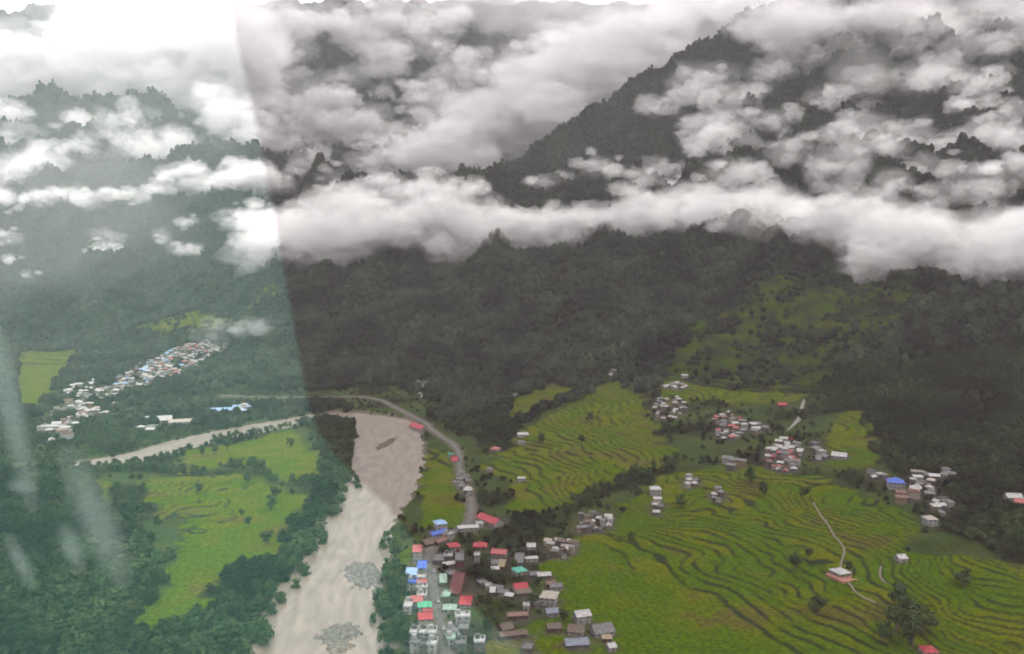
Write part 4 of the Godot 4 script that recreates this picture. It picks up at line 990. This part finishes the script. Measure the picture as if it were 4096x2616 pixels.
func make_houses() -> void:
	var pane := BoxMesh.new()
	pane.size = Vector3(1.1, 1.2, 0.1)
	var door := BoxMesh.new()
	door.size = Vector3(1.1, 2.0, 0.12)
	var cap := BoxMesh.new()
	for item in HOUSES:
		var l: float = item[2] * (0.86 if item[1] < 720.0 else 0.9)
		var w: float = item[3] * (1.12 if item[1] < 720.0 else 1.0)
		var n: int = mini(item[4], 2)
		var kind: String = item[6]
		var h := 2.2 * n + 0.1
		var word := "house"
		for q in ["shed", "barn", "hut", "hall", "byre", "lean-to", "building"]:
			if q in String(item[9]).get_slice(" in ", 0).get_slice(" behind ", 0).get_slice(" below ", 0).get_slice(" beside ", 0).get_slice(" above ", 0):
				word = q.replace("-", "_")
				break
		var o := thing(word, item[9], "house" if word in ["house", "lean_to"] else word, "buildings of the bazaar and the farms round it" if item[1] < 720.0 else "")
		o.position = Vector3(item[0], stand(item[0], item[1], minf(l, w) * 0.5), -item[1])
		o.rotation_degrees.y = item[5]
		put("wall", wall_shape(l, w, h, w * 0.27 if kind == "gable" else 0.0), mats["wall_" + String(item[8])], o)
		var roof := put("roof", roof_shape(kind, l, w, h), mats["roof_" + String(item[7])], o)
		if kind == "gable":
			var st := begin()
			box(st, Vector3(-l * 0.5 - 0.6, h + w * 0.27 + 0.1, -0.22), Vector3(l * 0.5 + 0.6, h + w * 0.27 + 0.26, 0.22))
			put("ridge_cap", done(st), mats["roof_" + String(item[7])], roof)
		elif kind == "flat" and n > 1 and l * w > 24.0:
			var st := begin()
			box(st, Vector3(-l * 0.42, h + 0.226, -w * 0.40), Vector3(-l * 0.42 + 2.2, h + 2.3, -w * 0.40 + 2.0))
			put("stair_hut", done(st), mats["wall_" + String(item[8])], o)
			var tank := CylinderMesh.new()
			tank.top_radius = 0.5
			tank.bottom_radius = 0.6
			tank.height = 1.3
			tank.radial_segments = 12
			put("water_tank", tank, mats.pane, o).position = Vector3(l * 0.28, h + 0.88, -w * 0.25)
		if "terracotta" in String(item[9]):
			var st := begin()
			box(st, Vector3(-l * 0.9, -1.2, -w * 0.5 + 0.01), Vector3(l * 0.62, 0.35, w * 1.15))
			put("courtyard", done(st), mats.roof_terra, o)
		if item[1] > 1100.0:
			continue
		for s in [-1.0, 1.0]:
			var count := clampi(int(l / 2.6), 1, 4)
			for f in n:
				for k in count:
					var q := put("window" if f > 0 or k != count / 2 or s < 0.0 else "door", pane if f > 0 or k != count / 2 or s < 0.0 else door, mats.pane if f > 0 or k != count / 2 or s < 0.0 else mats.door, o)
					q.position = Vector3(l * ((k + 0.5) / count - 0.5), 2.35 * f + (1.4 if f > 0 or k != count / 2 or s < 0.0 else 1.0), s * (w * 0.5 + 0.02))
			for f in n:
				var q := put("window", pane, mats.pane, o)
				q.position = Vector3(s * (l * 0.5 + 0.02), 2.35 * f + 1.4, 0)
				q.rotation_degrees.y = 90


func make_cars() -> void:
	var body := begin()
	box(body, Vector3(-2.1, 0.45, -0.85), Vector3(2.1, 1.05, 0.85))
	var cabin := begin()
	var lo := [Vector3(-1.7, 1.053, -0.78), Vector3(1.2, 1.053, -0.78), Vector3(1.2, 1.053, 0.78), Vector3(-1.7, 1.053, 0.78)]
	var hi := [Vector3(-1.5, 1.75, -0.66), Vector3(0.6, 1.75, -0.66), Vector3(0.6, 1.75, 0.66), Vector3(-1.5, 1.75, 0.66)]
	face(cabin, hi, Vector3.UP)
	for i in 4:
		face(cabin, [lo[i], lo[(i + 1) % 4], hi[(i + 1) % 4], hi[i]], lo[i] + lo[(i + 1) % 4] - Vector3(-0.4, 2.1, 0))
	var wheel := CylinderMesh.new()
	wheel.top_radius = 0.33
	wheel.bottom_radius = 0.33
	wheel.height = 0.2
	wheel.radial_segments = 14
	var body_mesh := done(body)
	var cabin_mesh := done(cabin)
	var line: Array = road_lines["bazaar_street"]
	var looks := ["pale car parked at the kerb in the upper bazaar street", "pale car parked at the kerb in the middle of the bazaar street", "pale car parked at the kerb near the foot of the bazaar street"]
	for k in 3:
		var i := int(line.size() * [0.42, 0.6, 0.74][k])
		var p: Vector2 = line[i]
		var t: Vector2 = (line[i + 1] - p).normalized()
		var q := p + Vector2(t.y, -t.x) * -1.6
		var o := thing("parked_car", looks[k], "car", "cars parked in the bazaar street")
		o.position = Vector3(q.x, ground(q.x, q.y) + 0.42, -q.y)
		o.rotation.y = atan2(t.y, t.x)
		put("body", body_mesh, mats.roof_white, o)
		put("cabin", cabin_mesh, mats.pane, o)
		for x in [-1.3, 1.3]:
			for z in [-0.87, 0.87]:
				var w := put("wheel", wheel, mats.pane, o)
				w.position = Vector3(x, 0.33, z)
				w.rotation_degrees.x = 90


func make_hamlets() -> void:
	var words := {"gable": "gabled", "hip": "hipped", "flat": "flat", "shed": "low"}
	var rng := RandomNumberGenerator.new()
	rng.seed = 77
	var near := []
	for c in HAMLETS:
		for i in range(1, c[0].size(), 2):
			near.append(c[0][i])
	near.sort()
	var limit: float = near[299]
	var rest := {}
	for c in HAMLETS:
		var turn := rng.randf_range(-30.0, 30.0)
		var order := []
		for i in range(0, c[0].size(), 2):
			order.append(Vector2(c[0][i], c[0][i + 1]))
		order.sort_custom(func(p, q): return p.x / p.y < q.x / q.y)      # from left to right as one looks up the valley
		var count := {}
		for p in order:
			var tint: String = c[3][rng.randi() % c[3].size()]
			var kind: String = ["gable", "gable", "flat", "hip", "shed"][rng.randi() % 5]
			var wall: String = ["grey", "ivory", "grey", "white", "tan", "brown"][rng.randi() % 6]
			var n := 1 if rng.randf() < 0.6 else 2
			var key := kind + tint + wall + str(n)
			if not shapes.has(key):
				var q := Node3D.new()
				var h := 2.3 * n + 0.2
				put("wall", wall_shape(8.0, 6.0, h, 1.62 if kind == "gable" else 0.0), mats["wall_" + wall], q)
				put("roof", roof_shape(kind, 8.0, 6.0, h), mats["roof_" + tint], q)
				shapes[key] = q
			var s := rng.randf_range(c[1], c[2]) / 8.0
			var basis := Basis(Vector3.UP, deg_to_rad(turn + rng.randf_range(-14, 14) + (90.0 if rng.randf() < 0.35 else 0.0))) * Basis.from_scale(Vector3(s, clampf(s, 0.8, 1.2), s * rng.randf_range(0.8, 1.1)))
			var at := Transform3D(basis, Vector3(p.x, stand(p.x, p.y, 3.0), -p.y))
			if p.y > limit:
				if not rest.has(key): rest[key] = []
				rest[key].append(at)
				continue
			var o: Node3D = shapes[key].duplicate()
			o.name = numbered("village_house")
			add_child(o)
			var look := "%s %s house" % [tint.replace("sky", "blue").replace("rust", "rusty"), words[kind]]
			count[look] = count.get(look, 0) + 1
			tag(o, "%s %s from the left %s" % [ORDINALS[count[look] - 1].to_lower(), look, c[4]], "house", c[5])
			o.transform = at
	var town := Node3D.new()
	town.name = "far_town_houses"
	tag(town, "small crowded houses of the far town seen as one speckled mass", "houses", "", "stuff")
	add_child(town)
	for k in rest:
		for q in shapes[k].get_children():
			var mm := MultiMesh.new()
			mm.transform_format = MultiMesh.TRANSFORM_3D
			mm.mesh = q.mesh
			mm.instance_count = rest[k].size()
			for i in rest[k].size():
				mm.set_instance_transform(i, rest[k][i])
			var mi := MultiMeshInstance3D.new()
			mi.name = String(q.name) + "s"
			mi.multimesh = mm
			mi.material_override = q.material_override
			mi.set_meta("kind", "stuff")
			town.add_child(mi, true)
	for k in shapes:
		shapes[k].free()


# ---------------------------------------------------------------- trees
func lump(sd: int, around: int, rings: int, rough: float, tint: Color) -> ArrayMesh:      # an uneven rounded mass of radius 1
	var st := begin()
	var n := FastNoiseLite.new()
	n.seed = sd
	n.frequency = 1.1
	n.fractal_octaves = 2
	var p := []
	for j in rings + 1:
		var b := PI * j / rings
		for i in around:
			var a := TAU * (i + 0.5 * (j % 2)) / around
			var v := Vector3(sin(b) * cos(a), cos(b), sin(b) * sin(a))
			p.append(v * (1.0 + rough * 1.6 * n.get_noise_3dv(v * 1.7)))
	for j in rings:
		for i in around:
			var a: Vector3 = p[j * around + i]
			var b: Vector3 = p[j * around + (i + 1) % around]
			var c: Vector3 = p[(j + 1) * around + i]
			var d: Vector3 = p[(j + 1) * around + (i + 1) % around]
			var g := 1.0 + 0.5 * n.get_noise_3dv((a + d) * 3.0)
			st.set_color(Color(tint.r * g, tint.g * g, tint.b * g))
			if j > 0:
				face(st, [a, b, c], a + b + c)
			if j < rings - 1:
				face(st, [b, d, c], b + c + d)
	return done(st)


func crown_mesh(sd: int, clumps: int, size: float, slim := 1.0) -> ArrayMesh:      # leaf clumps spread through several uneven lobes, one metre high in all
	var rng := RandomNumberGenerator.new()
	rng.seed = sd
	var st := begin()
	var lobes := []
	for k in 7:
		var y := rng.randf_range(0.36, 0.82)
		var a := rng.randf() * TAU
		var r := rng.randf_range(0.05, 0.26) * (1.15 - y * 0.6) * slim
		lobes.append([Vector3(cos(a) * r, y, sin(a) * r), rng.randf_range(0.13, 0.23)])
	for k in clumps:
		var lobe: Array = lobes[k % lobes.size()]
		var v := Vector3(rng.randfn(), rng.randfn(), rng.randfn()).normalized()
		var at: Vector3 = lobe[0] + v * lobe[1] * pow(rng.randf(), 0.35)
		var n := (v + Vector3(rng.randfn(), rng.randfn() + 0.8, rng.randfn()) * 0.5).normalized()
		var u := n.cross(Vector3(rng.randfn(), rng.randfn(), rng.randfn())).normalized()
		var w := n.cross(u)
		var s := size * rng.randf_range(0.6, 1.3)
		var g := rng.randf_range(0.55, 1.5)
		st.set_color(Color(g * 0.95, g, g * 0.85))
		face(st, [at + u * s, at + w * s * 0.7 - u * s * 0.2 + n * s * 0.2, at - u * s, at - w * s * 0.7 + u * s * 0.3 + n * s * 0.15], n)
	return done(st)


func trunk_mesh(sd: int) -> ArrayMesh:
	var rng := RandomNumberGenerator.new()
	rng.seed = sd
	var st := begin()
	limb(st, Vector3(0, -0.08, 0), Vector3(rng.randfn() * 0.02, 0.5, rng.randfn() * 0.02), 0.028, 0.016)
	for k in 4:
		var a := TAU * k / 4.0 + rng.randf()
		limb(st, Vector3(0, 0.28 + 0.05 * k, 0), Vector3(cos(a) * 0.2, 0.55 + rng.randf() * 0.18, sin(a) * 0.2), 0.013, 0.005)
	return done(st)


func limb(st: SurfaceTool, a: Vector3, b: Vector3, ra: float, rb: float) -> void:
	var z := (b - a).normalized()
	var x := z.cross(Vector3(0.3, 0.1, 1)).normalized()
	var y := z.cross(x)
	for i in 6:
		var p := x * cos(TAU * i / 6) + y * sin(TAU * i / 6)
		var q := x * cos(TAU * (i + 1) / 6) + y * sin(TAU * (i + 1) / 6)
		face(st, [a + p * ra, a + q * ra, b + q * rb, b + p * rb], p + q)


const ORDINALS := ["First", "Second", "Third", "Fourth", "Fifth", "Sixth", "Seventh", "Eighth", "Ninth", "Tenth", "Eleventh", "Twelfth", "Thirteenth", "Fourteenth", "Fifteenth", "Sixteenth", "Seventeenth", "Eighteenth", "Nineteenth", "Twentieth", "Twenty-first", "Twenty-second", "Twenty-third", "Twenty-fourth", "Twenty-fifth", "Twenty-sixth", "Twenty-seventh", "Twenty-eighth", "Twenty-ninth", "Thirtieth"]
var tree_models := []


func plant(x: float, d: float, height: float, label: String, group: String, rng: RandomNumberGenerator) -> void:
	var o: Node3D = tree_models[rng.randi() % tree_models.size()].duplicate()
	o.name = numbered("broadleaf_tree")
	add_child(o)
	tag(o, label, "tree", group)
	o.position = Vector3(x, ground(x, d) - 0.1, -d)
	o.rotation.y = rng.randf() * TAU
	var wide := height * rng.randf_range(0.95, 1.3)
	o.scale = Vector3(wide, height, wide)


func make_trees() -> void:
	var rng := RandomNumberGenerator.new()
	rng.seed = 9
	for k in 6:
		var p := Node3D.new()
		put("trunk", trunk_mesh(100 + k), mats.bark, p)
		var m: StandardMaterial3D = mats.leaves.duplicate()
		var g := rng.randf_range(0.8, 1.25)
		m.albedo_color = linear(0.017 * g * rng.randf_range(0.85, 1.2), 0.028 * g, 0.010 * g)
		put("crown", crown_mesh(200 + k, 380, 0.058, [1.0, 1.25, 0.5, 1.1, 0.8, 1.4][k]), m, p)
		tree_models.append(p)
	for t in TREES:
		plant(t[0], t[1], t[2], t[3], "", rng)
	for row in TREE_ROWS:
		var flat := []
		for p in row[0]:
			flat.append(1.0)
		var line: Array = smooth_line(row[0], flat, 2.0)[0]
		for k in row[1]:
			var p: Vector2 = line[int(float(k + rng.randf() * 0.9) / row[1] * (line.size() - 1))]
			plant(p.x + rng.randfn() * row[2], p.y + rng.randfn() * row[2], rng.randf_range(row[3], row[4]), "%s tree from the %s %s" % [ORDINALS[k].to_lower(), "far end" if line[0].y > line[-1].y + 100.0 else "left", row[5]], row[6], rng)
	for p in tree_models:
		p.free()


func make_forests() -> void:
	var rng := RandomNumberGenerator.new()
	rng.seed = 15
	wood("valley_woods", "loose dark green trees and bushes filling the valley between fields and houses", 330.0, 1010.0, 6.2, [crown_mesh(300, 130, 0.10), crown_mesh(301, 130, 0.10), crown_mesh(302, 110, 0.10, 0.5), crown_mesh(303, 110, 0.11, 1.3)], rng)
	var far := [lump(51, 7, 5, 0.30, Color.WHITE), lump(52, 7, 5, 0.34, Color.WHITE), lump(53, 6, 5, 0.38, Color.WHITE)]
	wood("slope_forest", "dense dark forest covering the slopes below the cloud bank", 1010.0, 2150.0, 8.6, far, rng)
	wood("ridge_forest", "dark forest on the ridge and slopes above the cloud bank", 2150.0, 3350.0, 10.5, far, rng)
	wood("back_forest", "faint dark forest on the mountain behind the clouds", 3350.0, 5200.0, 19.0, far, rng)


func wood(called: String, label: String, d0: float, d1: float, cell: float, models: Array, rng: RandomNumberGenerator) -> void:
	var where := []
	var tints := []
	for m in models:
		where.append([])
		tints.append([])
	var near := d1 < 1100.0
	var d := d0
	while d < d1:
		var x := -0.72 * d
		while x < 0.72 * d:
			var px := x + rng.randf_range(-0.48, 0.48) * cell
			var pd := d + rng.randf_range(-0.48, 0.48) * cell
			var roll := rng.randf()
			x += cell
			var h := ground(px, pd)
			if in_paddy > 0.2 and height_of_mountain < 12.0 or to_water < 2.5:
				continue
			var chance := 0.97
			if height_of_mountain < 12.0:
				var wooded := grid(forest, px, pd, 0.0)
				chance = maxf(0.9 * wooded, smoothstep(-0.05, 0.5, n_mid.get_noise_2d(px * 1.3 + 300.0, pd * 1.3)) * 0.55 + 0.06)
				if pd > 1050.0 or px < -330.0 and pd > 800.0: chance = maxf(chance, 0.62)
			elif in_paddy > 0.3:
				chance = clampf(0.36 + 1.2 * n_low.get_noise_2d(px * 0.8, pd * 0.8), 0.08, 0.9)
			elif pd < 3300.0 and n_mid.get_noise_2d(px * 0.8 + 60.0, pd * 0.8) > 0.33:
				chance = 0.3
			var garden := grid(house_dist, px, pd, 500.0)
			if near and garden < 16.0 and garden > 1.2 and px > -100.0:
				chance = maxf(chance, 0.45)
			if roll > chance or garden < (1.2 if near else 3.0) or grid(house_dist, px, pd, 500.0) < (1.2 if pd < 800.0 else 4.0 if pd < 1300.0 else 9.0) or grid(road_dist, px, pd, 500.0) < (2.5 if pd < 950.0 else 11.0):
				continue
			var size := cell * rng.randf_range(0.75, 1.5) * (0.75 if near and grid(forest, px, pd, 0.0) < 0.5 else 1.0)
			if near and px < -130.0: size *= 1.3
			if height_of_mountain > 12.0 and in_paddy > 0.3: size *= 0.6
			if garden < 5.0: size *= 0.5
			if pd > 1060.0 and px > -480.0 and px < -60.0 and grid(road_dist, px, pd, 500.0) < 48.0: size *= 0.3
			var k := rng.randi() % models.size()
			var b := Basis.from_euler(Vector3(0, rng.randf() * TAU, 0))
			if near:
				b = b.scaled(Vector3(size * 1.25, size * 1.2, size * 1.25))
			else:
				b = b.scaled(Vector3(size * 0.58, size * 0.72, size * 0.58) * (0.72 if pd > 2150.0 else 1.0))
				h += size * 0.3
			where[k].append(Transform3D(b, Vector3(px, h - (0.35 * size * 1.2 if near else 0.0), -pd)))
			var g := rng.randf_range(0.6, 1.35) * maxf(0.3, 1.0 + 0.7 * n_low.get_noise_2d(px, pd) + 0.9 * n_mid.get_noise_2d(px, pd))
			var warm := rng.randf_range(0.8, 1.25)
			tints[k].append(Color(0.0082 * g * warm, 0.0122 * g, 0.0068 * g) if not near else Color(0.0125 * g * warm, 0.0200 * g, 0.0078 * g))
		d += cell
	var o := Node3D.new()
	o.name = called
	tag(o, label, "forest", "", "stuff")
	add_child(o)
	for k in models.size():
		var mm := MultiMesh.new()
		mm.transform_format = MultiMesh.TRANSFORM_3D
		mm.use_colors = true
		mm.mesh = models[k]
		mm.instance_count = where[k].size()
		for i in where[k].size():
			mm.set_instance_transform(i, where[k][i])
			mm.set_instance_color(i, tints[k][i])
		var mi := MultiMeshInstance3D.new()
		mi.name = "tree_crowns"
		mi.multimesh = mm
		mi.material_override = mats.leaves
		mi.set_meta("kind", "stuff")
		o.add_child(mi, true)


# ---------------------------------------------------------------- clouds
func cauliflower(sd: int) -> ArrayMesh:      # a closed billowing lump of radius about 1
	var st := begin()
	var n := FastNoiseLite.new()
	n.seed = sd
	n.noise_type = FastNoiseLite.TYPE_SIMPLEX
	n.frequency = 0.75
	n.fractal_octaves = 4
	n.fractal_gain = 0.62
	var around := 16
	var rings := 10
	var p := []
	for j in rings + 1:
		var b := PI * j / rings
		for i in around:
			var a := TAU * i / around
			var v := Vector3(sin(b) * cos(a), cos(b), sin(b) * sin(a))
			p.append(v * (0.62 + 0.95 * absf(n.get_noise_3dv(v * 1.3)) + 0.35 * n.get_noise_3dv(v * 0.6 + Vector3(9, 0, 0))))
	for j in rings:
		for i in around:
			var a: Vector3 = p[j * around + i]
			var b: Vector3 = p[j * around + (i + 1) % around]
			var c: Vector3 = p[(j + 1) * around + i]
			var d: Vector3 = p[(j + 1) * around + (i + 1) % around]
			for q in [[a, c, b], [b, c, d]]:
				for v in q:
					st.add_vertex(v)
	return done(st)


func make_clouds() -> void:
	var lumps := [cauliflower(64), cauliflower(61), cauliflower(62), cauliflower(63)]
	var kinds := [["veils", 1, 0.95, 1.4, 0.5, 0.28, 0.45], ["billows", 2, 0.55, 0.88, 0.55, 0.34, 0.70], ["puffs", 3, 0.28, 0.50, 0.74, 0.48, 0.55], ["wisps", 1, 0.16, 0.28, 0.95, 0.65, 0.3]]
	var fogs := {}
	var rng := RandomNumberGenerator.new()
	rng.seed = 21
	for c in CLOUDS:
		var o := thing(c[0], c[1], "mist" if c[0] == "mist" else "cloud")
		var a: Array = c[3]
		o.position = Vector3(a[0], a[1], -a[2])
		var mean := 0.0
		for i in range(3, a.size(), 4):
			mean += a[i] * 4.0 / a.size()
		for k in 4:
			var kind: Array = kinds[k].duplicate()
			if c[0] == "cloud_bank":
				kind[1] = [2, 3, 2, 0][k]
				kind[6] *= 0.85
			if kind[1] == 0:
				continue
			if k > 0 and c[0] == "mist":
				continue
			var where := []
			for i in range(0, a.size(), 4):
				var at := Vector3(a[i], a[i + 1], -a[i + 2]) - o.position
				var r: float = a[i + 3]
				for q in kind[1]:
					var s := r * rng.randf_range(kind[2], kind[3])
					var basis := Basis.from_euler(Vector3(rng.randf() * TAU, rng.randf() * TAU, rng.randf() * TAU)).scaled(s * Vector3(rng.randf_range(0.9, 1.8), rng.randf_range(0.65, 1.0), rng.randf_range(0.9, 1.4)))
					where.append(Transform3D(basis, at + Vector3(rng.randfn() * kind[4], rng.randfn() * kind[5], rng.randfn() * 0.45) * r))
			var sigma: float = kind[6] * c[2] / (2.0 * mean * (kind[2] + kind[3]) * 0.5)
			var key := roundi(log(sigma) / log(1.15))
			if not fogs.has(key):
				fogs[key] = FogMaterial.new()
				fogs[key].albedo = Color(1, 1, 1)
				fogs[key].density = pow(1.15, key)
			var mm := MultiMesh.new()
			mm.transform_format = MultiMesh.TRANSFORM_3D
			mm.mesh = lumps[k]
			mm.instance_count = where.size()
			for i in where.size():
				mm.set_instance_transform(i, where[i])
			var mi := MultiMeshInstance3D.new()
			mi.name = kind[0]
			mi.multimesh = mm
			mi.material_override = fogs[key]
			o.add_child(mi)
			mi.set_meta("kind", "stuff")


# ---------------------------------------------------------------- the aircraft window
func sheet_of_glass(outline: PackedVector2Array, thick: float) -> ArrayMesh:
	var st := begin()
	var tri := Geometry2D.triangulate_polygon(outline)
	for i in range(0, tri.size(), 3):
		for s in [-1.0, 1.0]:
			var p := []
			for k in 3:
				var q := outline[tri[i + k]]
				p.append(Vector3(q.x, q.y, s * thick * 0.5))
			face(st, p, Vector3(0, 0, s))
	return done(st)


func make_window(eye: Transform3D) -> void:
	var turn := Basis.from_euler(Vector3(deg_to_rad(9.0), 0, 0))
	turn = Basis(Vector3.UP, deg_to_rad(13.0)) * turn
	# the seam between the panes, in metres on the pane
	var seam := [Vector2(-0.1751, 0.2237), Vector2(-0.1711, 0.1877), Vector2(-0.1668, 0.1624), Vector2(-0.1601, 0.1344), Vector2(-0.1538, 0.1008), Vector2(-0.1482, 0.0688), Vector2(-0.1421, 0.0334), Vector2(-0.1367, 0.0024), Vector2(-0.1313, -0.0295), Vector2(-0.1272, -0.0511), Vector2(-0.1215, -0.0676), Vector2(-0.111, -0.0832), Vector2(-0.095, -0.1006), Vector2(-0.0814, -0.1141), Vector2(-0.0689, -0.1297), Vector2(-0.0531, -0.1535), Vector2(-0.0341, -0.1788), Vector2(-0.0087, -0.2022), Vector2(0.0192, -0.2296), Vector2(0.0515, -0.265)]
	var right := PackedVector2Array(seam)
	right.append_array([Vector2(0.06, -0.45), Vector2(0.72, -0.45), Vector2(0.72, 0.34), Vector2(-0.176, 0.34)])
	var left := PackedVector2Array()
	for p in seam:
		left.append(p * 1.036)
	left.append_array([Vector2(0.06, -0.45), Vector2(-0.5, -0.45), Vector2(-0.5, 0.34), Vector2(-0.182, 0.34)])
	var tinted := StandardMaterial3D.new()
	tinted.transparency = BaseMaterial3D.TRANSPARENCY_ALPHA
	tinted.albedo_color = Color(0.09, 0.052, 0.06, 0.28)
	tinted.roughness = 0.1
	tinted.specular_mode = BaseMaterial3D.SPECULAR_DISABLED
	var clear := tinted.duplicate()
	clear.albedo_color = Color(0.16, 0.31, 0.28, 0.13)
	for k in 2:
		var o := thing("window_pane", ["brown tinted acrylic pane of the aircraft window on the right", "clear slightly milky pane of the aircraft window on the left"][k], "window pane")
		o.transform = eye * Transform3D(turn, Vector3(0, 0, [-0.55, -0.57][k]))
		put("glass", sheet_of_glass([right, left][k], 0.004), [tinted, clear][k], o)
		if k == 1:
			var painted_reflection := tinted.duplicate()  # pale reflections in the pane, painted as translucent discs laid on it
			painted_reflection.albedo_color = Color(0.55, 0.62, 0.60, 0.05)
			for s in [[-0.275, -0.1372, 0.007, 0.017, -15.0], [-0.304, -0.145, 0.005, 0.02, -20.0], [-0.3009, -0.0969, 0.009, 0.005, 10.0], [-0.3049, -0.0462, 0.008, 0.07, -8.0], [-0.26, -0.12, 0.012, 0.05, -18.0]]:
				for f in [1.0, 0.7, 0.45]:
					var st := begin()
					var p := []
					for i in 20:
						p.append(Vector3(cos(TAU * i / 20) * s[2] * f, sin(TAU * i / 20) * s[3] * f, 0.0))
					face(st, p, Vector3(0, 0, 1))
					var q := put("painted_reflection", done(st), painted_reflection, o)
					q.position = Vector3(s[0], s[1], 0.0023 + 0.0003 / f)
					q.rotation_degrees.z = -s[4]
